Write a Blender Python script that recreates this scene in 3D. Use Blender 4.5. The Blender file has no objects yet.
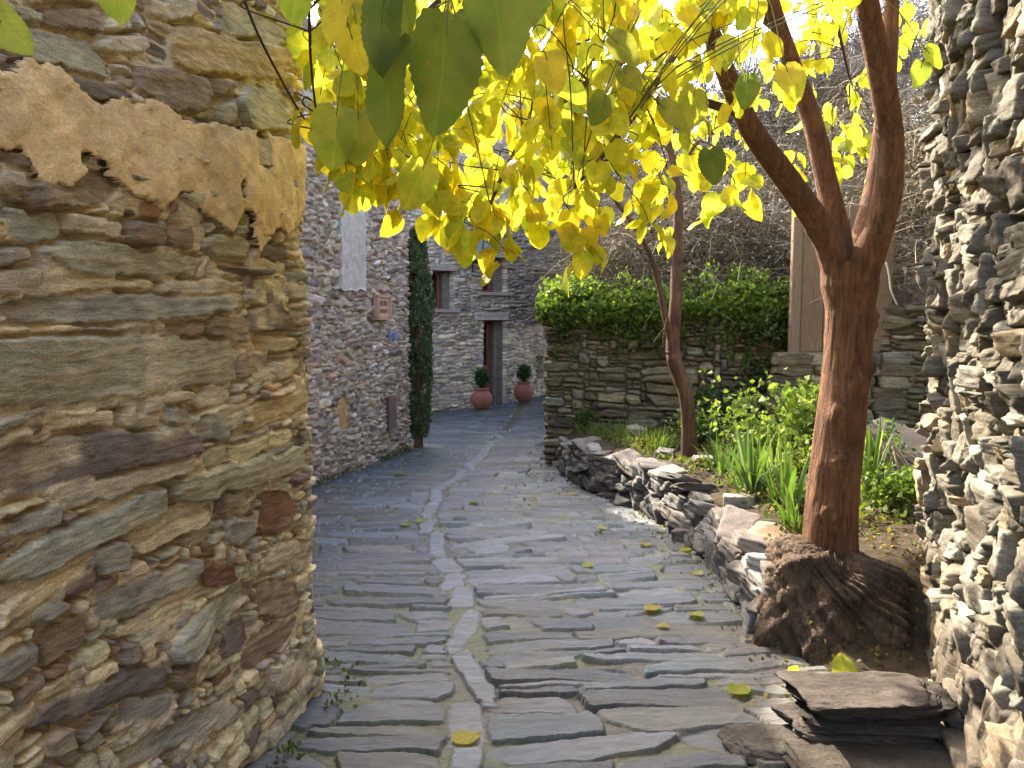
import bpy, math, random
import numpy as np
from mathutils import Vector, Matrix

rng = np.random.default_rng(7)
random.seed(7)
PI = math.pi
SC = bpy.context.scene
COL = SC.collection

# ------------------------------------------------------------------ camera
F_PX, CX, CY, HORIZON = 769.0, 512.0, 384.0, 320.0
PITCH = math.atan((CY - HORIZON) / F_PX)
EYE = 1.6
cam_d = bpy.data.cameras.new('camera')
cam_d.sensor_width = 36.0
cam_d.lens = 36.0 * F_PX / 1024.0
cam_d.clip_start = 0.05
cam_d.clip_end = 1000
cam = bpy.data.objects.new('camera', cam_d)
COL.objects.link(cam)
cam.location = (0, 0, EYE)
cam.rotation_euler = (PI / 2 - PITCH, 0, 0)
SC.camera = cam

def ray(px, py):
    a, b = (px - CX) / F_PX, (CY - py) / F_PX
    return np.array([a, math.cos(PITCH) + b * math.sin(PITCH), -math.sin(PITCH) + b * math.cos(PITCH)])

def at(px, py, Y):
    """world point at forward distance Y in the direction of a photo measurement"""
    r = ray(px, py)
    return np.array([0, 0, EYE]) + r * (Y / r[1])

def sstep(a, b, x):
    t = np.clip((x - a) / (b - a), 0, 1)
    return t * t * (3 - 2 * t)

def gz(x, y):
    x = np.asarray(x, float); y = np.asarray(y, float)
    base = -0.025 * np.clip(y, -20, 24)
    return base + 0.075 * (np.clip(x, -2.5, 1.5) + .9) * sstep(13, 17, y)

def ground(px, py):
    r = ray(px, py)
    t = 3.0
    for _ in range(60):
        p = np.array([0, 0, EYE]) + r * t
        t += (p[2] - float(gz(p[0], p[1]))) / max(1e-3, -r[2] - 0.025 * r[1] + .0) * .8
        t = min(max(t, .2), 60)
    return np.array([0, 0, EYE]) + r * t

# ------------------------------------------------------------------ noise
def _h(ix, iy, s):
    h = (ix.astype(np.int64) * 374761393 + iy.astype(np.int64) * 668265263 + s * 974634777) & 0xFFFFFFFF
    h = ((h ^ (h >> 13)) * 1274126177) & 0xFFFFFFFF
    h = (h ^ (h >> 16)) & 0xFFFFFFFF
    return h / 4294967295.0

def vn(x, y, s=0):
    x = np.asarray(x, float); y = np.asarray(y, float)
    x, y = np.broadcast_arrays(x, y)
    ix = np.floor(x); iy = np.floor(y)
    fx = x - ix; fy = y - iy
    fx = fx * fx * fx * (fx * (fx * 6 - 15) + 10); fy = fy * fy * fy * (fy * (fy * 6 - 15) + 10)
    a = _h(ix, iy, s); b = _h(ix + 1, iy, s); c = _h(ix, iy + 1, s); d = _h(ix + 1, iy + 1, s)
    return (a + (b - a) * fx) * (1 - fy) + (c + (d - c) * fx) * fy

def fbm(x, y, s=0, o=4, g=.5):
    t = 0; am = 1; tot = 0
    for k in range(o):
        t = t + am * (vn(x, y, s + k * 17) - .5) * 2
        tot += am; am *= g; x = x * 2.03 + 3.1; y = y * 2.03 + 7.7
    return t / tot

# ------------------------------------------------------------------ mesh helpers
class MB:
    def __init__(self):
        self.V = []; self.F = []; self.C = []; self.U = []; self.n = 0
    def add(self, V, F, col=(1, 1, 1, 1), uv=None):
        V = np.asarray(V, float).reshape(-1, 3)
        for f in (F if isinstance(F, list) else [F]):
            f = np.asarray(f, np.int64)
            if f.size: self.F.append(f + self.n)
        c = np.asarray(col, float)
        if c.ndim == 1:
            if c.size == 3: c = np.append(c, 1)
            c = np.tile(c, (len(V), 1))
        elif c.shape[1] == 3:
            c = np.hstack([c, np.ones((len(c), 1))])
        self.C.append(c)
        self.U.append(V.copy() if uv is None else np.asarray(uv, float).reshape(-1, 3))
        self.V.append(V); self.n += len(V)
    def build(self, name, m, parent=None, smooth=True, loc=None, mods=None):
        V = np.vstack(self.V); Cc = np.vstack(self.C); U = np.vstack(self.U)
        if loc is not None:
            V = V - np.asarray(loc, float)
        me = bpy.data.meshes.new(name)
        me.vertices.add(len(V)); me.vertices.foreach_set('co', V.astype(np.float32).ravel())
        tot = np.concatenate([np.full(len(f), f.shape[1]) for f in self.F])
        vi = np.concatenate([f.ravel() for f in self.F])
        me.loops.add(len(vi)); me.loops.foreach_set('vertex_index', vi.astype(np.int32))
        me.polygons.add(len(tot))
        ls = np.concatenate([[0], np.cumsum(tot)[:-1]])
        me.polygons.foreach_set('loop_start', ls.astype(np.int32))
        me.update(calc_edges=True)
        me.polygons.foreach_set('use_smooth', np.full(len(tot), bool(smooth)))
        a = me.attributes.new('col', 'FLOAT_COLOR', 'POINT'); a.data.foreach_set('color', Cc.astype(np.float32).ravel())
        a = me.attributes.new('uvw', 'FLOAT_VECTOR', 'POINT'); a.data.foreach_set('vector', U.astype(np.float32).ravel())
        me.validate()
        if m is not None: me.materials.append(m)
        o = bpy.data.objects.new(name, me)
        COL.objects.link(o)
        if parent is not None: o.parent = parent
        if loc is not None: o.location = tuple(loc)
        if parent is not None and loc is None:
            o.location = -parent.matrix_basis.translation
            o.location = parent.rotation_euler.to_matrix().inverted() @ o.location if any(parent.rotation_euler) else o.location
        return o

def grid_faces(nv, nu, mask=None, wrap=False):
    i = np.arange(nv * nu).reshape(nv, nu)
    if wrap:
        i = np.hstack([i, i[:, :1]])
    f = np.stack([i[:-1, :-1], i[:-1, 1:], i[1:, 1:], i[1:, :-1]], -1).reshape(-1, 4)
    if mask is not None:
        mk = mask.ravel()
        f = f[mk[f].all(1)]
    return f

def tube_arrays(P, R, n=8, cap=True):
    P = np.asarray(P, float); R = np.broadcast_to(np.asarray(R, float), (len(P),))
    T = np.gradient(P, axis=0); T /= np.linalg.norm(T, axis=1, keepdims=True) + 1e-9
    ref = np.array([0.31, 0.17, .93]) if abs(T[0, 2]) < .9 else np.array([1, .1, 0])
    N = np.cross(T[0], ref); N /= np.linalg.norm(N)
    Ns = [N]
    for k in range(1, len(P)):
        N = Ns[-1] - T[k] * np.dot(Ns[-1], T[k]); N /= np.linalg.norm(N) + 1e-9; Ns.append(N)
    Ns = np.array(Ns); B = np.cross(T, Ns)
    a = np.arange(n) * 2 * PI / n
    V = P[:, None] + R[:, None, None] * (np.cos(a)[None, :, None] * Ns[:, None] + np.sin(a)[None, :, None] * B[:, None])
    return V, Ns, B

def add_tube(mb, P, R, n=6, col=(1, 1, 1), cap=True):
    V, _, _ = tube_arrays(P, R, n)
    k = len(P)
    F = [grid_faces(k, n, wrap=True)]
    if cap:
        F.append(np.arange(n)[None, ::-1]); F.append((np.arange(n) + (k - 1) * n)[None])
    L = np.concatenate([[0], np.cumsum(np.linalg.norm(np.diff(np.asarray(P, float), axis=0), axis=1))])
    aa = np.arange(n) / n
    uv = np.stack([np.tile(aa, (k, 1)), np.tile(L[:, None], (1, n)), np.zeros((k, n))], -1)
    mb.add(V.reshape(-1, 3), F, col, uv)

def smooth_path(pts, n):
    """Catmull-Rom through control points"""
    P = np.asarray(pts, float)
    P = np.vstack([2 * P[0] - P[1], P, 2 * P[-1] - P[-2]])
    out = []
    m = len(P) - 3
    for t in np.linspace(0, m - 1e-6, n):
        k = int(t); f = t - k
        a, b, c, d = P[k:k + 4]
        out.append(.5 * (2 * b + (c - a) * f + (2 * a - 5 * b + 4 * c - d) * f * f + (3 * b - a - 3 * c + d) * f ** 3))
    return np.array(out)

def add_box(mb, lo, hi, col=(1, 1, 1), M=None, bev=0.0):
    """box with bevelled edges"""
    lo = np.asarray(lo, float); hi = np.asarray(hi, float)
    b = min(bev, *(.45 * (hi - lo))) if bev > 0 else 0
    if b <= 0:
        V = np.array([[x, y, z] for x in (lo[0], hi[0]) for y in (lo[1], hi[1]) for z in (lo[2], hi[2])])
        F = np.array([[0, 1, 3, 2], [4, 6, 7, 5], [0, 4, 5, 1], [2, 3, 7, 6], [0, 2, 6, 4], [1, 5, 7, 3]])
        Fs = [F]
    else:
        V = []; idx = {}
        for sx in (0, 1):
            for sy in (0, 1):
                for sz in (0, 1):
                    c = [hi[0] if sx else lo[0], hi[1] if sy else lo[1], hi[2] if sz else lo[2]]
                    for ax in range(3):
                        p = list(c)
                        for k in range(3):
                            if k != ax:
                                p[k] += -b if (sx, sy, sz)[k] else b
                        idx[(sx, sy, sz, ax)] = len(V); V.append(p)
        V = np.array(V); Q = []; T = []
        for ax in range(3):
            o = [k for k in range(3) if k != ax]
            for s in (0, 1):
                q = []
                for (i, j) in ((0, 0), (1, 0), (1, 1), (0, 1)):
                    k = [0, 0, 0]; k[ax] = s; k[o[0]] = i; k[o[1]] = j
                    q.append(idx[(k[0], k[1], k[2], ax)])
                if (s == 1) != (ax != 1): q = q[::-1]
                Q.append(q)
        for e in range(3):
            a, c = [k for k in range(3) if k != e]
            for i in (0, 1):
                for j in (0, 1):
                    q = []
                    for (s, ax) in ((0, a), (1, a), (1, c), (0, c)):
                        k = [0, 0, 0]; k[e] = s; k[a] = i; k[c] = j
                        q.append(idx[(k[0], k[1], k[2], ax)])
                    Q.append(q)
        for sx in (0, 1):
            for sy in (0, 1):
                for sz in (0, 1):
                    T.append([idx[(sx, sy, sz, 0)], idx[(sx, sy, sz, 1)], idx[(sx, sy, sz, 2)]])
        Fs = [np.array(Q), np.array(T)]
    uv = V.copy()
    if M is not None:
        V = (np.asarray(M.to_3x3()) @ V.T).T + np.asarray(M.translation)
    mb.add(V, Fs, col, uv)

def fix_normals(o):
    import bmesh
    bm = bmesh.new(); bm.from_mesh(o.data)
    bmesh.ops.recalc_face_normals(bm, faces=bm.faces[:])
    bm.to_mesh(o.data); bm.free()

def thing(name, label, cat, loc=(0, 0, 0), rot=(0, 0, 0), group=None):
    o = bpy.data.objects.new(name, None); COL.objects.link(o)
    o.location = tuple(float(v) for v in loc); o.rotation_euler = rot
    o.empty_display_size = .1
    return tag(o, label, cat, group)

def tag(o, label=None, cat=None, group=None, kind=None):
    if label: o['label'] = label
    if cat: o['category'] = cat
    if group: o['group'] = group
    if kind: o['kind'] = kind
    return o

def world_build(mb, name, m, parent, smooth=True):
    """mesh given in world coordinates, parented to an unrotated thing"""
    o = mb.build(name, m, None, smooth)
    o.parent = parent
    T = Vector((0, 0, 0)); q = parent
    while q is not None:
        T += q.location; q = q.parent
    o.location = -T
    return o

# ------------------------------------------------------------------ materials
class NT:
    def __init__(self, name):
        self.m = bpy.data.materials.new(name); self.m.use_nodes = True
        self.t = self.m.node_tree; self.t.nodes.clear()
        self.out = self.t.nodes.new('ShaderNodeOutputMaterial')
    def n(self, typ, **kw):
        nd = self.t.nodes.new(typ)
        for k, v in kw.items():
            if k in nd.inputs.keys() if isinstance(k, str) else False:
                nd.inputs[k].default_value = v
            else:
                setattr(nd, k, v)
        return nd
    def l(self, a, b): self.t.links.new(a, b)
    def attr(self, nm):
        nd = self.t.nodes.new('ShaderNodeAttribute'); nd.attribute_name = nm; return nd
    def mapping(self, src, scale, rot=(0, 0, 0)):
        nd = self.t.nodes.new('ShaderNodeMapping'); nd.inputs['Scale'].default_value = scale; nd.inputs['Rotation'].default_value = rot
        self.l(src, nd.inputs['Vector']); return nd.outputs['Vector']
    def noise(self, vec, scale, detail=4, rough=.6, dist=0):
        nd = self.t.nodes.new('ShaderNodeTexNoise'); nd.inputs['Scale'].default_value = scale
        nd.inputs['Detail'].default_value = detail; nd.inputs['Roughness'].default_value = rough; nd.inputs['Distortion'].default_value = dist
        self.l(vec, nd.inputs['Vector']); return nd.outputs['Fac']
    def maprange(self, v, a, b, c, d):
        nd = self.t.nodes.new('ShaderNodeMapRange'); self.l(v, nd.inputs['Value'])
        for k, x in zip(('From Min', 'From Max', 'To Min', 'To Max'), (a, b, c, d)): nd.inputs[k].default_value = x
        return nd.outputs['Result']
    def math(self, op, a, b):
        nd = self.t.nodes.new('ShaderNodeMath'); nd.operation = op
        for i, x in enumerate((a, b)):
            if isinstance(x, (int, float)): nd.inputs[i].default_value = x
            else: self.l(x, nd.inputs[i])
        return nd.outputs[0]
    def mix(self, fac, a, b, mode='MIX'):
        nd = self.t.nodes.new('ShaderNodeMix'); nd.data_type = 'RGBA'; nd.blend_type = mode
        for i, x in ((0, fac), (6, a), (7, b)):
            if isinstance(x, (int, float)): nd.inputs[i].default_value = x
            elif isinstance(x, (tuple, list)): nd.inputs[i].default_value = (*x[:3], 1)
            else: self.l(x, nd.inputs[i])
        return nd.outputs[2]
    def bump(self, h, strength, dist, normal=None):
        nd = self.t.nodes.new('ShaderNodeBump'); nd.inputs['Strength'].default_value = strength; nd.inputs['Distance'].default_value = dist
        self.l(h, nd.inputs['Height'])
        if normal is not None: self.l(normal, nd.inputs['Normal'])
        return nd.outputs['Normal']
    def bsdf(self, col, rough=.8, spec=.3, normal=None, metal=0, **kw):
        nd = self.t.nodes.new('ShaderNodeBsdfPrincipled')
        if isinstance(col, (tuple, list)): nd.inputs['Base Color'].default_value = (*col[:3], 1)
        else: self.l(col, nd.inputs['Base Color'])
        if isinstance(rough, (int, float)): nd.inputs['Roughness'].default_value = rough
        else: self.l(rough, nd.inputs['Roughness'])
        nd.inputs['Specular IOR Level'].default_value = spec; nd.inputs['Metallic'].default_value = metal
        if normal is not None: self.l(normal, nd.inputs['Normal'])
        for k, v in kw.items(): nd.inputs[k].default_value = v
        return nd
    def done(self, sh):
        self.l(sh, self.out.inputs['Surface']); return self.m

def stone_mat(name, stri=(6, 70), fine=90, bump=.5, dist=.006, rough=.85, spec=.25, var=.45, tint=(1, 1, 1), lichen=None, rot=0.0):
    t = NT(name)
    a = t.attr('col'); uv = t.attr('uvw').outputs['Vector']
    s1 = t.noise(t.mapping(uv, (stri[0], stri[1], 6), (0, 0, rot)), 1.0, 6, .65, .6)
    s2 = t.noise(uv, fine, 5, .7)
    s3 = t.noise(uv, 9, 4, .6)
    c = a.outputs['Color']
    v1 = t.maprange(s1, .30, .70, 1 - var, 1 + var)
    v2 = t.maprange(s2, .33, .67, 1 - var * .95, 1 + var * .95)
    v3 = t.maprange(s3, .3, .7, 1 - var * .5, 1 + var * .5)
    v = t.math('MULTIPLY', t.math('MULTIPLY', v1, v2), v3)
    cc = t.mix(1.0, c, v, 'MULTIPLY')
    if lichen:
        lf = t.maprange(t.noise(uv, lichen[1], 6, .75), lichen[2], lichen[2] + .08, 0, lichen[3])
        cc = t.mix(lf, cc, lichen[0])
    if tint != (1, 1, 1): cc = t.mix(1.0, cc, tint, 'MULTIPLY')
    h = t.math('ADD', t.math('MULTIPLY', s1, 1.0), t.math('MULTIPLY', s2, .6))
    nrm = t.bump(h, bump, dist)
    rr = t.maprange(s2, .3, .7, rough - .1, min(1, rough + .1))
    return t.done(t.bsdf(cc, rr, spec, nrm).outputs[0])

def simple_mat(name, col=None, rough=.7, spec=.3, scale=25, var=.3, bump=.3, dist=.004, stretch=(1, 1, 1), metal=0, use_attr=False):
    t = NT(name)
    uv = t.attr('uvw').outputs['Vector']
    s = t.noise(t.mapping(uv, stretch), scale, 5, .65)
    c = t.attr('col').outputs['Color'] if use_attr else None
    v = t.maprange(s, .25, .75, 1 - var, 1 + var)
    if c is None:
        rgb = t.n('ShaderNodeRGB'); rgb.outputs[0].default_value = (*col, 1); c = rgb.outputs[0]
    cc = t.mix(1.0, c, v, 'MULTIPLY')
    return t.done(t.bsdf(cc, rough, spec, t.bump(s, bump, dist), metal).outputs[0])

def leaf_mat(name, trans=.55, rough=.45, spec=.35, tcol=(1.0, .95, .35)):
    t = NT(name)
    a = t.attr('col').outputs['Color']; uv = t.attr('uvw').outputs['Vector']
    s = t.noise(uv, 3.0, 4, .6)
    sp = t.maprange(t.noise(uv, 9.0, 4, .65), .63, .69, 0, .65)
    c = t.mix(1.0, a, t.maprange(s, .25, .75, .8, 1.2), 'MULTIPLY')
    c = t.mix(t.maprange(t.noise(uv, 2.2, 3, .6), .48, .66, 0, .75), c, t.mix(1.0, c, (.62, .88, .55), 'MULTIPLY'))
    sep = t.n('ShaderNodeSeparateXYZ'); t.l(uv, sep.inputs[0])
    # veins: midrib at u=0, side veins slanted
    au = t.math('ABSOLUTE', sep.outputs[0], 0)
    mid = t.maprange(au, 0.0, .035, 1, 0)
    sv = t.math('FRACT', t.math('MULTIPLY', t.math('SUBTRACT', sep.outputs[1], t.math('MULTIPLY', au, .9)), 6.5), 0)
    svl = t.maprange(t.math('ABSOLUTE', t.math('SUBTRACT', sv, .5), 0), 0, .07, .8, 0)
    vein = t.math('MAXIMUM', mid, svl)
    c = t.mix(t.math('MULTIPLY', vein, .35), c, t.mix(1.0, c, (1.5, 1.45, 1.4), 'MULTIPLY'))
    c = t.mix(sp, c, (.30, .17, .03))
    nrm = t.bump(t.math('SUBTRACT', s, t.math('MULTIPLY', vein, .5)), .4, .01)
    b = t.bsdf(c, rough, spec, nrm)
    tr = t.n('ShaderNodeBsdfTranslucent'); t.l(t.mix(1.0, c, tcol, 'MULTIPLY'), tr.inputs['Color'])
    mx = t.n('ShaderNodeMixShader'); mx.inputs[0].default_value = trans
    t.l(b.outputs[0], mx.inputs[1]); t.l(tr.outputs[0], mx.inputs[2])
    return t.done(mx.outputs[0])

# ------------------------------------------------------------------ light
SUN_AZ, SUN_EL = math.radians(-30), math.radians(37)      # azimuth from +Y towards +X
W = bpy.data.worlds.new('World'); SC.world = W; W.use_nodes = True
wn = W.node_tree; bg = wn.nodes['Background']
sky = wn.nodes.new('ShaderNodeTexSky'); sky.sky_type = 'NISHITA'; sky.sun_disc = False
sky.sun_elevation = SUN_EL; sky.sun_rotation = SUN_AZ
sky.air_density = 1.0; sky.dust_density = 4.0; sky.ozone_density = 1.0
wn.links.new(sky.outputs[0], bg.inputs[0]); bg.inputs[1].default_value = .15
sd = Vector((math.sin(SUN_AZ) * math.cos(SUN_EL), math.cos(SUN_AZ) * math.cos(SUN_EL), math.sin(SUN_EL)))
sl = bpy.data.lights.new('sun', 'SUN'); sl.energy = 2.5; sl.angle = math.radians(.5); sl.color = (1, .91, .76)
so = bpy.data.objects.new('sun', sl); COL.objects.link(so)
so.rotation_euler = (-sd).to_track_quat('-Z', 'Y').to_euler(); so.location = (-10, 20, 20)
SC.view_settings.view_transform = 'Standard'; SC.view_settings.look = 'None'
SC.view_settings.exposure = 2.85; SC.view_settings.gamma = 1.0; SC.view_settings.use_curve_mapping = False
SC.cycles.use_denoising = True
SC.cycles.max_bounces = 7; SC.cycles.diffuse_bounces = 5; SC.cycles.transmission_bounces = 5; SC.cycles.glossy_bounces = 2
SC.cycles.transparent_max_bounces = 6
SC.cycles.sample_clamp_indirect = 6
SC.cycles.caustics_reflective = False; SC.cycles.caustics_refractive = False
# ------------------------------------------------------------------ rubble masonry
def pack(W_, H_, sizes, r, cell=.02, pre=None):
    """first-fit packing of random stone boxes; returns (cx, cz, w, h)"""
    nu, nv = int(W_ / cell), int(H_ / cell)
    occ = np.zeros((nv, nu), bool)
    if pre is not None: occ |= pre[:nv, :nu]
    out = []
    for j in range(nv):
        i = 0
        while i < nu:
            if occ[j, i]: i += 1; continue
            w0, w1, h0, h1, p = sizes[r.choice(len(sizes), p=[s[4] for s in sizes])]
            w = max(2, int(r.uniform(w0, w1) / cell)); h = max(1, int(r.uniform(h0, h1) / cell))
            e = i
            while e < nu and e - i < w and not occ[j, e]: e += 1
            if e < nu and not occ[j, e] is True and e - i == w:
                k = e
                while k < nu and not occ[j, k] and k - e < 3: k += 1
                if k - e < 3: e = k
            w = e - i
            hh = 1
            while hh < h and j + hh < nv and not occ[j + hh, i:e].any(): hh += 1
            if w <= 2: hh = min(hh, 3)
            occ[j:j + hh, i:e] = True
            out.append(((i + w / 2) * cell, (j + hh / 2) * cell, w * cell, hh * cell))
            i = e
    return out

def rasterise(us, vs, boxes, seed=0, wa=.012, ws=9.0, wa2=.004, ws2=40.0, rnd=.35, ang=.05, shrink=.06, cuts=3):
    """boxes: (cu, cv, w, h[, angle]) -> F1, F2, id, local coordinates in the owning stone"""
    r = np.random.default_rng(seed)
    U, Vv = np.meshgrid(us, vs)
    Uw = U + wa * fbm(U * ws, Vv * ws, seed + 1, 2) + wa2 * fbm(U * ws2, Vv * ws2, seed + 2, 2)
    Vw = Vv + wa * fbm(U * ws, Vv * ws, seed + 3, 2) + wa2 * fbm(U * ws2, Vv * ws2, seed + 4, 2)
    sh = U.shape
    F1 = np.full(sh, 9.0); F2 = np.full(sh, 9.0); ID = np.zeros(sh, np.int32)
    LX = np.zeros(sh); LY = np.zeros(sh)
    for k, b in enumerate(boxes):
        cu, cv, w, h = b[:4]
        an = b[4] if len(b) > 4 else r.normal(0, ang)
        a = w / 2 * (1 - shrink * r.random()); c = h / 2 * (1 - shrink * r.random())
        R = math.hypot(a, c) + .05
        ex = abs(a * math.cos(an)) + abs(c * math.sin(an)) + .06; ey = abs(a * math.sin(an)) + abs(c * math.cos(an)) + .06
        i0, i1 = np.searchsorted(us, (cu - ex, cu + ex)); j0, j1 = np.searchsorted(vs, (cv - ey, cv + ey))
        if i1 <= i0 or j1 <= j0: continue
        sl_ = np.s_[j0:j1, i0:i1]
        dx = Uw[sl_] - cu; dy = Vw[sl_] - cv
        ca, sa = math.cos(an), math.sin(an)
        lx = dx * ca + dy * sa; ly = -dx * sa + dy * ca
        # trapezoid skew so stones are not rectangles
        tp = r.normal(0, .18); sk = r.normal(0, .25)
        hh = c * (1 + tp * lx / a); lx2 = lx + sk * ly
        rad = rnd * min(a, c) * r.uniform(.5, 1.4)
        qx = np.abs(lx2) - a + rad; qy = np.abs(ly) - hh + rad
        sdv = np.hypot(np.maximum(qx, 0), np.maximum(qy, 0)) + np.minimum(np.maximum(qx, qy), 0) - rad
        for _q in range(cuts):
            tq = r.uniform(0, 2 * PI); nx, ny = math.cos(tq), math.sin(tq)
            sup = math.hypot(a * nx, c * ny) * r.uniform(.86, 1.12)
            sdv = np.maximum(sdv, lx2 * nx + ly * ny - sup)
        f1 = F1[sl_]; f2 = F2[sl_]
        m = sdv < f1
        F2[sl_] = np.where(m, f1, np.minimum(f2, sdv))
        F1[sl_] = np.where(m, sdv, f1)
        ID[sl_] = np.where(m, k, ID[sl_]); LX[sl_] = np.where(m, lx, LX[sl_]); LY[sl_] = np.where(m, ly, LY[sl_])
    return U, Vv, F1, F2, ID, LX, LY

def masonry(us, vs, boxes, palette, seed, joint=.006, edge=.016, gap=.012, depth=.03, tilt=.12, jut=.012, mortar=(.3, .22, .12),
            mjit=.2, smear=.0, mv=.25, groove=.0, bed=.004, bedscale=(5, 48), cols=None, **kw):
    r = np.random.default_rng(seed + 100)
    U, V, F1, F2, ID, LX, LY = rasterise(us, vs, boxes, seed, **kw)
    n = len(boxes)
    pal = np.array([p[:3] for p in palette]); pw = np.array([float(p[3]) for p in palette]); pw /= pw.sum()
    base = pal[r.choice(len(pal), n, p=pw)] * r.uniform(.75, 1.25, (n, 1)) * r.uniform(.94, 1.06, (n, 3))
    if cols is not None:
        for k, c in enumerate(cols):
            if c is not None: base[k] = np.array(c) * r.uniform(.93, 1.07)
    tx = r.normal(0, tilt, n); ty = r.normal(0, tilt, n); jt = r.normal(0, jut, n)
    hs = np.array([b[3] for b in boxes]); wsz = np.array([b[2] for b in boxes])
    e = np.minimum((F2 - F1) / 2, gap - F1)
    prof = sstep(joint, joint + edge, e)
    face = jt[ID] + np.clip(tx[ID] * LX, -.03, .03) + np.clip(ty[ID] * LY, -.03, .03)
    # layered schist: ledges along the bedding, different per stone
    ph = r.uniform(0, 50, n)[ID]
    b1 = fbm(LX * bedscale[0] + ph, LY * bedscale[1] + ph * 3, seed + 9, 3)
    b2 = fbm(U * 22, V * 30, seed + 11, 3)
    led = np.floor((b1 + 1) * 3.5) / 3.5 - 1
    face = face + bed * (b1 * .6 + led * .9) + bed * .7 * b2
    mort = mv * depth * np.minimum(1.7 * fbm(U * 9, V * 12, seed + 13, 3), .22) + .004 * fbm(U * 60, V * 60, seed + 14, 2)
    if groove:
        mort = mort * .5 + depth * .62
        face = face - groove * sstep(.40, .60, vn(U * 7, V * 16, seed + 21)) * np.exp(-((e - joint) / .0050) ** 2)
        mort = mort - groove * 1.3 * sstep(.42, .62, vn(U * 7, V * 16, seed + 21)) * sstep(.0, .5, 1 - np.abs(e - joint) / .008)
    D = np.where(e > joint + edge * .5, prof * (depth + face) + (1 - prof) * mort, mort + prof * (depth + face - mort))
    cm = np.array(mortar) * (1 + mjit * fbm(U * 11, V * 11, seed + 15, 4))[..., None]
    b3 = fbm(LX * 16 + ph, LY * 70, seed + 10, 4)
    sc = base[ID] * (1 + .22 * b1 + .22 * b2 + .20 * b3)[..., None]
    fac = sstep(joint * .6, joint + edge * .6, e)
    if smear > 0:
        sm = sstep(.62 - smear, .9 - smear, (fbm(U * 4.5, V * 6, seed + 16, 5) + 1) / 2) * .85
        fac = fac * (1 - sm)
    C = cm + (sc - cm) * fac[..., None]
    return U, V, D, np.clip(C, .004, .9), e, ID

class Path:
    """plan path of a wall face, rounded at the corners; side=+1 puts the face on the left of the direction of travel"""
    def __init__(self, pts, side, rnd=.12, step=.01):
        P = np.asarray(pts, float)
        L = np.concatenate([[0], np.cumsum(np.linalg.norm(np.diff(P, axis=0), axis=1))])
        s = np.arange(0, L[-1], step)
        Q = np.stack([np.interp(s, L, P[:, k]) for k in (0, 1)], 1)
        k = max(1, int(rnd / step))
        if k > 1:
            Qp = np.vstack([Q[0] - (Q[1] - Q[0]) * np.arange(k, 0, -1)[:, None], Q, Q[-1] + (Q[-1] - Q[-2]) * np.arange(1, k + 1)[:, None]])
            ker = np.hanning(2 * k + 3)[1:-1]; ker /= ker.sum()
            Q = np.stack([np.convolve(Qp[:, c], ker, 'valid') for c in (0, 1)], 1)[:len(s)]
        self.Q = Q
        self.s = np.concatenate([[0], np.cumsum(np.linalg.norm(np.diff(Q, axis=0), axis=1))])
        T = np.gradient(Q, axis=0); T /= np.linalg.norm(T, axis=1, keepdims=True)
        self.N = np.stack([-T[:, 1], T[:, 0]], 1) * side
        self.L = self.s[-1]
    def p(self, u):
        return np.stack([np.interp(u, self.s, self.Q[:, k]) for k in (0, 1)], -1)
    def n(self, u):
        N = np.stack([np.interp(u, self.s, self.N[:, k]) for k in (0, 1)], -1)
        return N / np.linalg.norm(N, axis=-1, keepdims=True)
    def find(self, xy):
        return self.s[np.argmin(np.linalg.norm(self.Q - np.asarray(xy)[:2], axis=1))]

def wall_point(path, u, v, d=0.0):
    p = path.p(u); n = path.n(u)
    return np.concatenate([p + n * np.asarray(d)[..., None], np.asarray(v, float)[..., None] + 0 * p[..., :1]], -1)

def px_on_wall(path, px, py):
    """photo measurement -> (u, v) on the plan path of a wall"""
    r = ray(px, py)
    s = np.cross(np.stack([path.Q[:, 0], path.Q[:, 1]], 1), np.array([r[0], r[1]]))
    good = (path.Q @ np.array([r[0], r[1]])) > 0
    k = np.where((s[:-1] * s[1:] <= 0) & good[:-1])[0]
    if len(k) == 0: k = [int(np.argmin(np.abs(s) + 100 * ~good))]
    d = [np.linalg.norm(path.Q[i]) for i in k]
    i = k[int(np.argmin(d))]
    f = s[i] / (s[i] - s[min(i + 1, len(s) - 1)] + 1e-12) if i + 1 < len(s) else 0
    f = min(max(f, 0), 1)
    q = path.Q[i] + (path.Q[min(i + 1, len(s) - 1)] - path.Q[i]) * f
    t = np.dot(q, r[:2]) / np.dot(r[:2], r[:2])
    return path.s[i] + f * .01, EYE + r[2] * t

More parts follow.
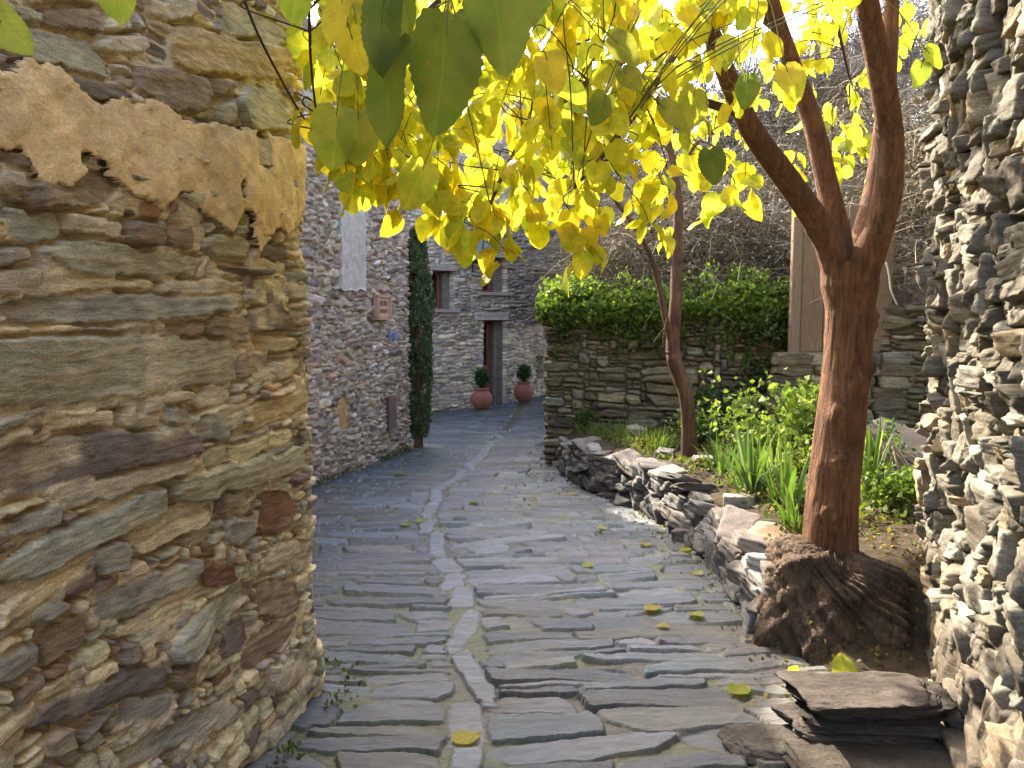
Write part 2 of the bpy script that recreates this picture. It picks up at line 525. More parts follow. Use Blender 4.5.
def wall_mesh(name, path, us, vs, D, C, mat, parent, thick=.5, mask=None, top_round=True, big=None, topz=None):
    U, V = np.meshgrid(us, vs)
    if big is not None: D = D + big(U, V)
    Vz = V if topz is None else np.where(True, V + (topz(U) * sstep(vs[-1] - 1.0, vs[-1], V)), V)
    P = wall_point(path, U, Vz, D)
    mb = MB()
    nv, nu = U.shape
    mb.add(P.reshape(-1, 3), grid_faces(nv, nu, mask), np.concatenate([C, np.ones(C.shape[:2] + (1,))], -1).reshape(-1, 4),
           np.stack([U, V, np.zeros_like(U)], -1).reshape(-1, 3))
    if thick:
        # top course and back face
        n = path.n(us)
        top = P[-1]; rows = [top]
        for f in np.linspace(.12, 1, 6):
            q = top.copy(); q[:, :2] -= n * (thick * f + D[-1][:, None] * f)
            q[:, 2] += .02 * fbm(us * 5, us * 0 + f * 9, 5, 3) - .0 * f
            rows.append(q)
        bk = rows[-1].copy(); bk[:, 2] = vs[0]; rows.append(bk)
        R_ = np.array(rows)
        cc = np.tile(C[-1][None], (len(rows), 1, 1))
        uu = np.stack([np.tile(us, (len(rows), 1)), vs[-1] + np.tile(np.arange(len(rows))[:, None] * .1, (1, nu)), np.zeros((len(rows), nu))], -1)
        mb.add(R_.reshape(-1, 3), grid_faces(len(rows), nu), np.concatenate([cc, np.ones(cc.shape[:2] + (1,))], -1).reshape(-1, 4), uu.reshape(-1, 3))
        # end caps
        for j in (0, nu - 1):
            fr = P[:, j]; b = fr.copy(); b[:, :2] = R_[-1, j, :2]
            vv = np.vstack([fr, b]); k = len(fr)
            i = np.arange(k - 1)
            mb.add(vv, np.stack([i, i + 1, i + 1 + k, i + k], 1), np.vstack([C[:, j], C[:, j]]), np.stack([np.r_[np.zeros(k), np.full(k, thick)], vv[:, 2], 0 * vv[:, 0]], 1))
    return world_build(mb, name, mat, parent)

# ------------------------------------------------------------------ near wall at the left
M_ochre = stone_mat('ochre_schist', stri=(12, 60), fine=150, bump=1.0, dist=.012, var=.32, lichen=((.50, .40, .22), 20, .64, .35), rot=-.10)
M_plaster = stone_mat('ochre_render', stri=(14, 16), fine=130, bump=1.0, dist=.010, var=.22)
M_house = stone_mat('purple_rubble', stri=(8, 40), fine=60, bump=.7, dist=.012, var=.4)
M_facade = stone_mat('grey_rubble', stri=(6, 30), fine=50, bump=.7, dist=.012, var=.35)
M_garden = stone_mat('brown_schist', stri=(3, 40), fine=60, bump=.8, dist=.012, var=.4)
M_rightw = stone_mat('pale_slate', stri=(7, 60), fine=100, bump=.8, dist=.008, var=.35)

PAL1 = [(.62, .49, .31, 3), (.48, .41, .285, 3), (.34, .245, .16, 2), (.70, .55, .33, 2), (.43, .37, .29, 2), (.21, .155, .12, 1), (.28, .155, .085, .6)]
OL, SG, BR, DB, LO, TN, GY, RU, PG, OC = ((.43, .37, .25), (.44, .41, .31), (.32, .23, .15), (.20, .145, .10), (.70, .55, .33), (.56, .455, .31),
                                          (.36, .315, .25), (.23, .115, .065), (.22, .165, .135), (.50, .35, .17))
ST1 = [(5, 40, 110, 68, 36, OL), (88, 46, 143, 44, 20, TN), (130, 85, 225, 100, 42, BR), (193, 92, 228, 112, 35, OL), (224, 105, 300, 118, 40, OL),
 (165, 50, 290, 65, 42, OC), (52, 85, 125, 95, 22, DB), (143, 10, 188, 12, 22, TN), (215, 15, 297, 42, 28, OL), (40, 22, 100, 20, 25, BR),
 (22, 196, 115, 186, 34, BR), (0, 226, 62, 228, 44, SG), (57, 222, 117, 232, 22, TN), (122, 234, 156, 235, 27, BR), (157, 234, 186, 236, 25, BR),
 (167, 205, 197, 222, 20, TN), (198, 246, 250, 248, 24, OL), (31, 255, 203, 268, 32, OL), (-10, 281, 34, 281, 22, TN), (-20, 312, 230, 306, 32, GY),
 (36, 288, 160, 284, 14, LO), (160, 288, 228, 288, 18, TN), (-10, 330, 83, 326, 16, LO), (166, 330, 205, 331, 24, BR), (206, 331, 245, 331, 32, BR),
 (245, 318, 292, 318, 28, DB), (250, 344, 292, 344, 18, OC), (-30, 377, 235, 359, 66, OL), (234, 367, 276, 367, 24, BR), (240, 150, 272, 152, 32, TN),
 (40, 426, 111, 420, 20, LO), (117, 420, 156, 421, 14, TN), (158, 415, 190, 415, 20, GY), (197, 402, 232, 392, 20, TN), (195, 428, 228, 424, 28, GY),
 (248, 418, 313, 395, 22, OC), (-20, 476, 192, 441, 46, PG), (52, 502, 190, 465, 22, TN), (-20, 520, 50, 498, 12, LO), (2, 528, 60, 512, 28, GY),
 (167, 500, 300, 458, 32, OL), (-20, 582, 165, 500, 38, SG), (135, 553, 210, 515, 16, LO), (212, 506, 242, 499, 24, DB), (258, 513, 292, 511, 46, RU),
 (222, 535, 254, 525, 26, GY), (-20, 624, 85, 568, 22, LO), (90, 560, 128, 556, 36, GY), (30, 620, 68, 602, 20, GY), (60, 592, 96, 580, 22, DB),
 (86, 615, 200, 568, 28, GY), (197, 577, 234, 572, 26, RU), (110, 640, 180, 605, 18, LO), (162, 660, 246, 585, 34, SG), (217, 645, 247, 630, 34, PG),
 (253, 605, 297, 590, 40, BR), (40, 650, 85, 635, 40, BR), (-20, 680, 36, 650, 30, GY), (25, 715, 160, 675, 30, PG), (82, 678, 118, 668, 20, LO),
 (110, 715, 168, 700, 26, GY), (-20, 744, 70, 680, 20, LO), (170, 682, 194, 670, 26, BR), (262, 683, 303, 665, 28, TN), (100, 765, 228, 708, 28, GY),
 (38, 752, 65, 735, 24, BR), (235, 662, 293, 622, 26, BR), (262, 560, 300, 548, 24, TN), (120, 150, 160, 152, 20, TN), (250, 372, 300, 368, 20, TN)]

PA = Path([(-1.62, -.2), (-1.36, 1.15), (-1.033, 2.835), (-.905, 3.47), (-1.6, 3.8), (-3.2, 4.15)], -1, .13)
US = np.concatenate([np.arange(0, 1.6, .03), np.arange(1.6, 4.15, .0050), np.arange(4.15, PA.L, .02)])
VS = np.concatenate([np.arange(-.25, .2, .012), np.arange(.2, 3.15, .0050), np.arange(3.15, 4.0, .012)])
pre_boxes, pre_cols = [], []
for (x0, y0, x1, y1, t, c) in ST1:
    a = np.array(px_on_wall(PA, x0, y0)); b = np.array(px_on_wall(PA, x1, y1))
    xm, ym = (x0 + x1) / 2, (y0 + y1) / 2
    h = abs(px_on_wall(PA, xm, ym - t / 2)[1] - px_on_wall(PA, xm, ym + t / 2)[1])
    m = (a + b) / 2; d = b - a
    pre_boxes.append((m[0], m[1] - VS[0], float(np.hypot(*d)) * 1.02, h, math.atan2(d[1], d[0]))); pre_cols.append(c)
HW = VS[-1] - VS[0]
cell = .015
gu, gv = (np.arange(int(PA.L / cell)) + .5) * cell, (np.arange(int(HW / cell)) + .5) * cell
f1 = rasterise(gu, gv, pre_boxes, 3, wa=0, wa2=0)[2]
r1 = np.random.default_rng(21)
bx1 = pre_boxes + pack(PA.L, HW, [(.10, .22, .03, .06, .35), (.18, .45, .04, .09, .3), (.06, .12, .04, .09, .35)], r1, cell, pre=f1 < .006)
# stones of the filled area follow the dip of the bedding
bx1 = [b if len(b) > 4 else (*b, r1.normal(.07, .06)) for b in bx1]
U, V, D1, C1, e1, id1 = masonry(US, VS - VS[0], bx1, PAL1, 31, joint=.003, edge=.007, gap=.008, depth=.024, tilt=.07, jut=.0075, groove=.024,
        mortar=(.63, .50, .325), smear=.03, bed=.0030, bedscale=(4, 55), mv=1.0, cols=pre_cols, wa=.012, ws=7, wa2=.006, ws2=34, rnd=.25, ang=.06)
def bulge1(U, V): return .035 * fbm(U * 1.3, V * 1.3, 77, 2) + .05 * sstep(.45, -.1, V) * 1.0
left_wall = thing('stone_wall', 'tall ochre stone wall with a patch of old render, nearest on the left of the lane', 'stone wall', (-1.2, 2.2, 0))
wall_mesh('masonry', PA, US, VS, D1, C1, M_ochre, left_wall, .55, big=bulge1)

# the layer of old render, a raised patch with ragged edges
PLP = [(-40, 70), (25, 66), (50, 70), (62, 86), (95, 104), (140, 100), (165, 115), (195, 127), (230, 127), (262, 134), (306, 146), (309, 170), (304, 205),
       (292, 228), (268, 232), (252, 250), (246, 232), (240, 214), (232, 208), (222, 232), (206, 222), (190, 214), (182, 196), (170, 190), (152, 206), (124, 196),
       (108, 182), (92, 162), (74, 150), (74, 172), (58, 187), (36, 188), (22, 165), (10, 148), (-40, 150)]
pl = np.array([px_on_wall(PA, x, y) for x, y in PLP])
def poly_sd(U, V, P):
    d = np.full(U.shape, 9.0); ins = np.zeros(U.shape, bool)
    for (a, b) in zip(P, np.roll(P, -1, 0)):
        e = b - a; w0 = U - a[0]; w1 = V - a[1]
        t = np.clip((w0 * e[0] + w1 * e[1]) / (e @ e), 0, 1)
        d = np.minimum(d, np.hypot(w0 - e[0] * t, w1 - e[1] * t))
        c = ((a[1] <= V) & (b[1] > V)) | ((b[1] <= V) & (a[1] > V))
        xi = a[0] + (V - a[1]) / (b[1] - a[1] + 1e-12) * e[0]
        ins ^= c & (U < xi)
    return np.where(ins, d, -d)
u0, u1, v0, v1 = pl[:, 0].min() - .05, pl[:, 0].max() + .05, pl[:, 1].min() - .05, pl[:, 1].max() + .05
up = np.arange(u0, u1, .0055); vp = np.arange(v0, v1, .0055)
Up, Vp = np.meshgrid(up, vp)
sdp = poly_sd(Up, Vp, pl) + .030 * fbm(Up * 10, Vp * 10, 5, 5) + .010 * fbm(Up * 42, Vp * 42, 15, 3)
# stones that show through the render
for (cx_, cy_, rr) in ((256, 150, .055), (232, 190, .03), (75, 160, .02)):
    q = px_on_wall(PA, cx_, cy_); sdp = np.minimum(sdp, np.hypot((Up - q[0]) * .8, (Vp - q[1]) * .75) - rr + .015 * fbm(Up * 20, Vp * 20, 8, 3))
# fine cracks
ck = np.abs(fbm(Up * 3.2, Vp * 2.2, 55, 4)); ck = sstep(.018, .002, ck) * sstep(.4, .6, vn(Up * 2, Vp * 2, 4))
big = sdp > 1.0
Dp = bulge1(Up, Vp) + .040 + .014 * fbm(Up * 2.5, Vp * 2.5, 3, 3) + .009 * fbm(Up * 15, Vp * 15, 9, 4) - .03 * sstep(.003, -.005, sdp) - .010 * ck
cp = np.array([.72, .495, .25]) * (1 + .22 * fbm(Up * 5, Vp * 5, 13, 5))[..., None]
st = sstep(.5, .75, (fbm(Up * 3, Vp * 4, 14, 5) + 1) / 2)[..., None]
cp = cp * (1 - .35 * st) + np.array([.50, .38, .24]) * .35 * st
grn = (sstep(.25, -.15, (Up - u0)) * sstep(.3, .6, vn(Up * 5, Vp * 5, 2)))[..., None]
cp = cp * (1 - .6 * grn) + np.array([.19, .145, .06]) * .6 * grn
cp = cp * (1 - .55 * ck)[..., None] 
mbp = MB(); mbp.add(wall_point(PA, Up, Vp, Dp).reshape(-1, 3), grid_faces(*Up.shape, mask=sdp > -.004), cp.reshape(-1, 3), np.stack([Up, Vp, 0 * Up], -1).reshape(-1, 3))
world_build(mbp, 'render_patch', M_plaster, left_wall)

# ------------------------------------------------------------------ house behind it on the left
PALH = [(.35, .255, .205, 3), (.44, .335, .255, 3), (.24, .175, .15, 2), (.50, .385, .28, 2), (.46, .28, .19, .9), (.55, .46, .38, .8)]
PB = Path([(-3.25, 4.3), (-2.14, 8.49), (-1.50, 11.15), (-3.2, 12.1)], -1, .10)
usb = np.concatenate([np.arange(0, 3.5, .03), np.arange(3.5, 7.35, .013), np.arange(7.35, PB.L, .03)])
vsb = np.arange(-.6, 4.75, .014)
def rect_on(path, x0, y0, x1, y1):
    a = px_on_wall(path, x0, y0); b = px_on_wall(path, x1, y1); c = px_on_wall(path, x0, y1); d = px_on_wall(path, x1, y0)
    return min(a[0], b[0]), max(a[0], b[0]), min(b[1], c[1]), max(a[1], d[1])
OPB = {'blocked_window': rect_on(PB, 337, 212, 362, 289), 'niche': rect_on(PB, 336, 396, 348, 428), 'meter': rect_on(PB, 384.5, 398, 392.5, 429), 'plaque': rect_on(PB, 372.5, 297, 384, 318)}
r2 = np.random.default_rng(5)
bxb = pack(PB.L, vsb[-1] - vsb[0], [(.10, .24, .04, .09, .45), (.2, .42, .06, .13, .25), (.05, .12, .05, .10, .3)], r2, .02)
Ub, Vb, Db, Cb, eb, _ = masonry(usb, vsb - vsb[0], bxb, PALH, 51, joint=.002, edge=.014, gap=.010, depth=.032, tilt=.18, jut=.015, mortar=(.36, .285, .21),
      smear=.10, bed=.005, bedscale=(8, 40), wa=.018, ws=8, wa2=.008, ws2=30, rnd=.3, ang=.24)
Vb = Vb + vsb[0]
a0, a1, b0, b1 = OPB['niche']
q = ((Ub - (a0 + a1) / 2) / ((a1 - a0) / 2)) ** 2 + (np.maximum(Vb - (b1 - (a1 - a0) * .5), 0) / ((a1 - a0) * .5)) ** 2
inn = (np.abs(Ub - (a0 + a1) / 2) < (a1 - a0) / 2) & (Vb > b0) & (q < 1)
Db = np.where(inn, -.02, Db); Cb = np.where(inn[..., None], np.array([.50, .32, .13]) * (1 + .25 * fbm(Ub * 9, Vb * 9, 5, 4))[..., None], Cb)
house = thing('stone_house', 'purple grey rubble stone house with a blocked window, left of the cypress', 'house', (-1.9, 9.5, float(gz(-1.9, 9.5))))
wall_mesh('wall', PB, usb, vsb, Db, Cb, M_house, house, .5, topz=lambda U: .18 * fbm(U * 2.2, U * 0, 3, 3))
# roof of the house, slates sloping away from the lane
M_slate = stone_mat('roof_slate', stri=(10, 10), fine=40, bump=.5, dist=.01, var=.3)
mb = MB()
ru = np.linspace(0, PB.find((-1.50, 11.15)) - .25, 60)
pr = PB.p(ru); nn = PB.n(ru)
rows = []
for k, (dd, zz) in enumerate(((-.02, 4.62), (-.02, 4.72), (-.5, 4.86), (-1.5, 5.2), (-3.0, 5.7), (-3.0, 4.4))):
    rows.append(np.concatenate([pr + nn * dd, np.full((len(ru), 1), zz)], 1))
R_ = np.array(rows); mb.add(R_.reshape(-1, 3), grid_faces(len(rows), len(ru)), (.13, .125, .13))
world_build(mb, 'roof', M_slate, house)

def panel_on(name, path, rect, d0, d1, mat, parent, col=(1, 1, 1), res=.02, rough=.0, bev=.01, edge_noise=0):
    a0, a1, b0, b1 = rect
    us = np.linspace(a0, a1, max(3, int((a1 - a0) / res))); vs = np.linspace(b0, b1, max(3, int((b1 - b0) / res)))
    us = np.r_[a0, a0, us, a1, a1]; vs = np.r_[b0, b0, vs, b1, b1]
    U, V = np.meshgrid(us, vs)
    D = np.full(U.shape, d1, float); D[0] = D[-1] = d0; D[:, 0] = D[:, -1] = d0
    if edge_noise:
        k = edge_noise * fbm(U * 9, V * 9, 3, 3); U = U + k * (np.abs(U - (a0 + a1) / 2) / ((a1 - a0) / 2)); V = V + k * (np.abs(V - (b0 + b1) / 2) / ((b1 - b0) / 2))
    D = D + rough * fbm(U * 20, V * 20, 6, 3)
    mb = MB(); c = np.array(col) * np.ones(U.shape + (3,)) * (1 + .15 * fbm(U * 6, V * 6, 12, 4))[..., None]
    mb.add(wall_point(path, U, V, D).reshape(-1, 3), grid_faces(*U.shape), c.reshape(-1, 3), np.stack([U, V, 0 * U], -1).reshape(-1, 3))
    return world_build(mb, name, mat, parent)
M_pale = stone_mat('pale_render', stri=(10, 12), fine=80, bump=.4, dist=.006, var=.14)
panel_on('blocked_window', PB, OPB['blocked_window'], -.02, .062, M_pale, house, (.48, .41, .34), rough=.01, edge_noise=.035)['label'] = 'pale rendered infill of a blocked window'
M_terra = simple_mat('terracotta', (.36, .16, .09), .8, .2, 30, .25)
M_redwood = simple_mat('red_brown_wood', (.30, .085, .05), .55, .35, 12, .35, stretch=(6, 1, 1))
pq = OPB['plaque']
pl_o = panel_on('plaque', PB, pq, .0, .075, simple_mat('plaque_tile', (.56, .38, .26), .6, .3, 30, .15), house, rough=.004)
pl_o['label'] = 'small framed terracotta tile plaque'
mb = MB()
for (s0, s1, t0, t1) in ((-.12, 1.12, -.08, .05), (-.12, 1.12, .95, 1.08), (-.12, .06, 0, 1), (.94, 1.12, 0, 1)):
    U_, V_ = pq[0] + (pq[1] - pq[0]) * np.array([s0, s1]), pq[2] + (pq[3] - pq[2]) * np.array([t0, t1])
    uu = np.array([U_[0], U_[1], U_[1], U_[0]]); vv = np.array([V_[0], V_[0], V_[1], V_[1]])
    P0 = wall_point(PB, uu, vv, np.full(4, .03)); P1 = wall_point(PB, uu, vv, np.full(4, .095))
    mb.add(np.vstack([P0, P1]), np.array([[4, 5, 6, 7], [0, 4, 7, 3], [1, 2, 6, 5], [3, 7, 6, 2], [0, 1, 5, 4]]), (1, 1, 1))
fr = world_build(mb, 'frame', simple_mat('plaque_frame', (.46, .27, .18), .8, .2, 30, .25), pl_o, smooth=False); fr.parent = pl_o
mb = MB()
for (s0, s1, t0, t1) in ((.2, .42, .58, .8), (.52, .8, .58, .8), (.2, .8, .25, .42)):       # blurred dark motif of the tile
    U_, V_ = pq[0] + (pq[1] - pq[0]) * np.array([s0, s1]), pq[2] + (pq[3] - pq[2]) * np.array([t0, t1])
    uu = np.array([U_[0], U_[1], U_[1], U_[0]]); vv = np.array([V_[0], V_[0], V_[1], V_[1]])
    P0 = wall_point(PB, uu, vv, np.full(4, .074)); P1 = wall_point(PB, uu, vv, np.full(4, .083))
    mb.add(np.vstack([P0, P1]), np.array([[4, 5, 6, 7], [0, 4, 7, 3], [1, 2, 6, 5], [3, 7, 6, 2], [0, 1, 5, 4]]), (1, 1, 1))
world_build(mb, 'motif', simple_mat('glaze_brown', (.24, .10, .07), .5), pl_o, smooth=False)
panel_on('meter_cover', PB, OPB['meter'], -.02, .07, simple_mat('brown_paint', (.10, .045, .035), .5, .4, 20, .12), house)['label'] = 'narrow dark red metal cupboard door'
a0, a1, b0, b1 = OPB['niche']
panel_on('niche_infill', PB, (a0 + .04, a1 - .03, b0 + .02, b1 - (a1 - a0) * .45), -.03, -.005, simple_mat('ochre_infill', (.42, .27, .11), .9, .1, 12, .25), house, rough=.01)['label'] = 'ochre infill of a small arched niche'
q = px_on_wall(PB, 390, 335)
panel_on('blue_stone', PB, (q[0] - .12, q[0] + .12, q[1] - .06, q[1] + .05), .0, .058, M_house, house, (.20, .21, .30), rough=.02, edge_noise=.03)

# ------------------------------------------------------------------ far house with the door
PALF = [(.52, .39, .275, 3), (.40, .295, .21, 3), (.62, .48, .34, 2), (.27, .22, .195, 1.5), (.46, .32, .25, 1.3)]
pA = at(425, 300, 17.3)[:2]; pB = at(507, 300, 18.6)[:2]; pC = at(560, 300, 21.0)[:2]
dirn = (pA - pB) / np.linalg.norm(pA - pB)
PF = Path([tuple(pA + dirn * 4.5), tuple(pB), tuple(pC + (pC - pB) * 1.2)], -1, .06, .01)
u_c = PF.find(pB)
OPF = {'window': [rect_on(PF, 431, 271, 453.5, 309), rect_on(PF, 481, 258, 506, 292)], 'door': rect_on(PF, 483, 320, 505.5, 409),
       'small': [rect_on(PF, 534.5, 270, 540.5, 298), rect_on(PF, 535.5, 356, 543, 378)]}
edges_u = []; edges_v = []
for r_ in OPF['window'] + [OPF['door']] + OPF['small']:
    edges_u += [r_[0] - .002, r_[0] + .002, r_[1] - .002, r_[1] + .002]; edges_v += [r_[2] - .002, r_[2] + .002, r_[3] - .002, r_[3] + .002]
usf = np.unique(np.r_[np.arange(0, 4.0, .05), np.arange(4.0, PF.L, .024), edges_u]); vsf = np.unique(np.r_[np.arange(-1.0, 4.0, .024), np.arange(4.0, 7.2, .05), edges_v])
r3 = np.random.default_rng(6)
bxf = pack(PF.L, vsf[-1] - vsf[0], [(.15, .34, .06, .12, .5), (.3, .6, .08, .16, .2), (.08, .16, .06, .12, .3)], r3, .03)
Uf, Vf, Df, Cf, ef, _ = masonry(usf, vsf - vsf[0], bxf, PALF, 61, joint=.004, edge=.022, gap=.016, depth=.045, tilt=.12, jut=.016, mortar=(.36, .30, .24),
      smear=.06, bed=.006, bedscale=(6, 30), wa=.02, ws=6, wa2=.01, ws2=24, rnd=.45, ang=.08)
Vf = Vf + vsf[0]
for r_ in OPF['window'] + [OPF['door']] + OPF['small']:
    inn = (Uf > r_[0]) & (Uf < r_[1]) & (Vf > r_[2]) & (Vf < r_[3])
    Df = np.where(inn, -.42, Df)
far_house = thing('stone_house', 'grey stone house with dark red door at the end of the lane', 'house', (-1.0, 18.2, float(gz(-1, 18))))
wall_mesh('wall', PF, usf, vsf, Df, Cf, M_facade, far_house, .6)
M_lintel = stone_mat('lintel_stone', stri=(3, 20), fine=40, bump=.5, dist=.01, var=.2)
M_dark = simple_mat('dark_interior', (.012, .011, .010), .3, .5, 10, .1)
M_glass = NT('window_glass'); M_glass = M_glass.done(M_glass.bsdf((.015, .017, .02), .08, .6).outputs[0])
def slab_on(name, path, rect, d0, d1, mat, parent, col=(1, 1, 1)):
    return panel_on(name, path, rect, d0, d1, mat, parent, col, res=.06, rough=.012)
def frame_on(name, path, rect, w, d0, d1, mat, parent, extra=()):
    a0, a1, b0, b1 = rect
    mb = MB()
    bars = [(a0, a0 + w, b0, b1), (a1 - w, a1, b0, b1), (a0 + w, a1 - w, b1 - w, b1), (a0 + w, a1 - w, b0, b0 + w)] + list(extra)
    for (p0, p1, q0, q1) in bars:
        uu = np.array([p0, p1, p1, p0]); vv = np.array([q0, q0, q1, q1])
        P0 = wall_point(path, uu, vv, np.full(4, d0)); P1 = wall_point(path, uu, vv, np.full(4, d1))
        mb.add(np.vstack([P0, P1]), np.array([[4, 5, 6, 7], [0, 4, 7, 3], [1, 2, 6, 5], [3, 7, 6, 2], [0, 1, 5, 4]]), (1, 1, 1))
    return world_build(mb, name, mat, parent, smooth=False)
for i, r_ in enumerate(OPF['window']):
    a0, a1, b0, b1 = r_
    slab_on('lintel', PF, (a0 - .14, a1 + .06, b1, b1 + .13), .0, .066, M_lintel, far_house, (.33, .245, .18))
    slab_on('sill', PF, (a0 - .12, a1 + .12, b0 - .07, b0), .0, .09, M_lintel, far_house, (.33, .245, .18))
    um = a0 + (a1 - a0) * .55
    wf = frame_on('window', PF, (a0 + .0, um + .06, b0, b1), .06, -.40, -.30, M_redwood, far_house, [(a0 + (um - a0) * .5 - .02, a0 + (um - a0) * .5 + .03, b0 + .06, b1 - .06)])
    slab_on('pane', PF, (a0 + .05, um + .01, b0 + .05, b1 - .05), -.41, -.37, M_glass, wf)
    slab_on('window_reveal', PF, (um + .06, a1 - .02, b0 + .01, b1 - .01), -.41, -.16, M_facade, far_house, (.19, .145, .11))['label'] = 'dark stone side of the window opening'  # stone reveal filling the right part of the opening
a0, a1, b0, b1 = OPF['door']
slab_on('lintel', PF, (a0 - .25, a1 + .04, b1, b1 + .18), .0, .066, M_lintel, far_house, (.40, .30, .22))
slab_on('doorstep', PF, (a0 - .1, a1 + .1, b0 - .25, b0 + .10), -.40, .16, M_lintel, far_house, (.26, .24, .22))
um = a0 + (a1 - a0) * .58
dr = slab_on('door', PF, (a0 + .01, um, b0 + .11, b1 - .01), -.41, -.34, M_redwood, far_house)
frame_on('door_frame', PF, (a0 + .01, um, b0 + .11, b1 - .01), .075, -.34, -.30, M_redwood, dr, [(a0 + .08, um - .075, b0 + (b1 - b0) * .45, b0 + (b1 - b0) * .45 + .09)])
slab_on('pane', PF, (a0 + .09, um - .08, b0 + (b1 - b0) * .5, b1 - .09), -.338, -.325, M_glass, dr)
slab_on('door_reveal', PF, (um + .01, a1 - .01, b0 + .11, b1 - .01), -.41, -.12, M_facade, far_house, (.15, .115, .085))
for i, r_ in enumerate(OPF['small']):
    a0, a1, b0, b1 = r_
    slab_on('sill', PF, (a0 - .1, a1 + .1, b0 - .09, b0), .0, .11, M_lintel, far_house, (.4, .3, .23))
    wf = frame_on('window', PF, (a0, a1, b0, b1), .035, -.25, -.18, M_redwood if i else M_lintel, far_house, [((a0 + a1) / 2 - .015, (a0 + a1) / 2 + .015, b0 + .035, b1 - .035)])
    slab_on('pane', PF, (a0 + .01, a1 - .01, b0 + .01, b1 - .01), -.41, -.26, M_glass, wf)
# roof
mb = MB(); ru = np.linspace(0, PF.L, 80); pr = PF.p(ru); nn = PF.n(ru)
rows = [np.concatenate([pr + nn * dd, np.full((len(ru), 1), zz)], 1) for (dd, zz) in ((-.2, 7.12), (.22, 7.12), (.22, 7.22), (-.5, 7.5), (-2.5, 8.2), (-2.5, 6.5))]
R_ = np.array(rows); mb.add(R_.reshape(-1, 3), grid_faces(len(rows), len(ru)), (.15, .13, .12)); world_build(mb, 'roof', M_slate, far_house)

# ------------------------------------------------------------------ garden wall at the right of the lane
PALG = [(.20, .155, .085, 3), (.16, .12, .07, 3), (.25, .20, .12, 2), (.11, .085, .055, 1.5), (.22, .19, .14, 1)]
PG = Path([(.9, 12.6), (.49, 9.95), (.62, 9.82), (2.0, 9.35), (3.55, 8.75)], -1, .10)
PG = Path([(4.8, 8.35), (3.75, 8.7), (2.0, 9.4), (.46, 9.85), (.85, 12.8)], 1, .10)
usg = np.concatenate([np.arange(0, 1.0, .03), np.arange(1.0, 4.75, .013), np.arange(4.75, PG.L, .03)]); vsg = np.arange(-.5, 1.78, .013)
r4 = np.random.default_rng(9)
bxg = pack(PG.L, vsg[-1] - vsg[0], [(.12, .3, .04, .08, .4), (.35, .9, .07, .16, .35), (.06, .14, .05, .09, .25)], r4, .02)
Ug, Vg, Dg, Cg, eg, _ = masonry(usg, vsg - vsg[0], bxg, PALG, 71, joint=.003, edge=.02, gap=.008, depth=.045, tilt=.14, jut=.02, mortar=(.07, .055, .035),
      smear=.0, bed=.009, bedscale=(4, 40), wa=.018, ws=6, wa2=.007, ws2=28, rnd=.35, ang=.03)
moss = sstep(.5, .7, (fbm(Ug * 2.2, Vg * 3, 41, 5) + 1) / 2)[..., None] * .55
Cg = Cg * (1 - moss) + np.array([.11, .105, .035]) * moss
garden_wall = thing('garden_wall', 'dry stone garden wall of long brown slabs topped with ivy', 'garden wall', (2.0, 9.4, float(gz(2, 9.4))))
wall_mesh('masonry', PG, usg, vsg, Dg, Cg, M_garden, garden_wall, .45)

# ------------------------------------------------------------------ near wall at the right
PALR = [(.17, .15, .115, 3), (.135, .118, .09, 3), (.215, .195, .155, 2), (.105, .088, .062, 2), (.16, .13, .09, 1), (.33, .25, .15, 1)]
PR = Path([(.92, -.4), (1.22, 1.3), (1.47, 2.15), (1.86, 3.3), (2.29, 4.35), (3.4, 4.75), (4.6, 4.9)], 1, .10)
usr = np.concatenate([np.arange(0, 1.9, .03), np.arange(1.9, 5.3, .0075), np.arange(5.3, PR.L, .03)]); vsr = np.concatenate([np.arange(-.3, 3.6, .0085), np.arange(3.6, 4.6, .03)])
r5 = np.random.default_rng(12)
bxr = pack(PR.L, vsr[-1] - vsr[0], [(.10, .26, .07, .18, .40), (.18, .38, .15, .34, .25), (.05, .12, .05, .13, .35)], r5, .015)
Ur, Vr, Dr, Cr, er, _ = masonry(usr, vsr - vsr[0], bxr, PALR, 81, joint=.003, edge=.012, gap=.006, depth=.028, tilt=.22, jut=.011, mortar=(.24, .20, .14),
      smear=.0, bed=.006, bedscale=(22, 14), wa=.015, ws=7, wa2=.006, ws2=30, rnd=.4, ang=.05)
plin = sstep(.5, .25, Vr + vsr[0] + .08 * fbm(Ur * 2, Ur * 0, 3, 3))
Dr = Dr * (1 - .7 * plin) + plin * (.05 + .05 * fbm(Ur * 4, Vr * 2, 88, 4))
Cr = Cr * .92 * (1 - .75 * plin[..., None]) + np.array([.105, .082, .055]) * (1 + .3 * fbm(Ur * 8, Vr * 4, 6, 4))[..., None] * .75 * plin[..., None]  # brown plinth, its colour darkened further in place of tree shade
def bulger(U, V): return .10 * sstep(.55, .1, V) * sstep(5.2, 4.2, U) - .065 + .04 * fbm(U * 1.5, V * 1.5, 17, 3) + .10 * sstep(2.55, 2.9, V) * sstep(3.6, 4.2, U) * vn(U * 4, V * 4, 9)
Dr = Dr - .115 * ((Ur > 1.9) & (Ur < 5.4) & (Vr + vsr[0] < 3.7))
right_wall = thing('stone_wall', 'rough sunlit stone wall of thin pale slates at the right edge behind the tree stump', 'stone wall', (1.9, 3.0, 0))
wall_mesh('masonry', PR, usr, vsr, Dr, Cr, M_rightw, right_wall, .55, big=bulger)

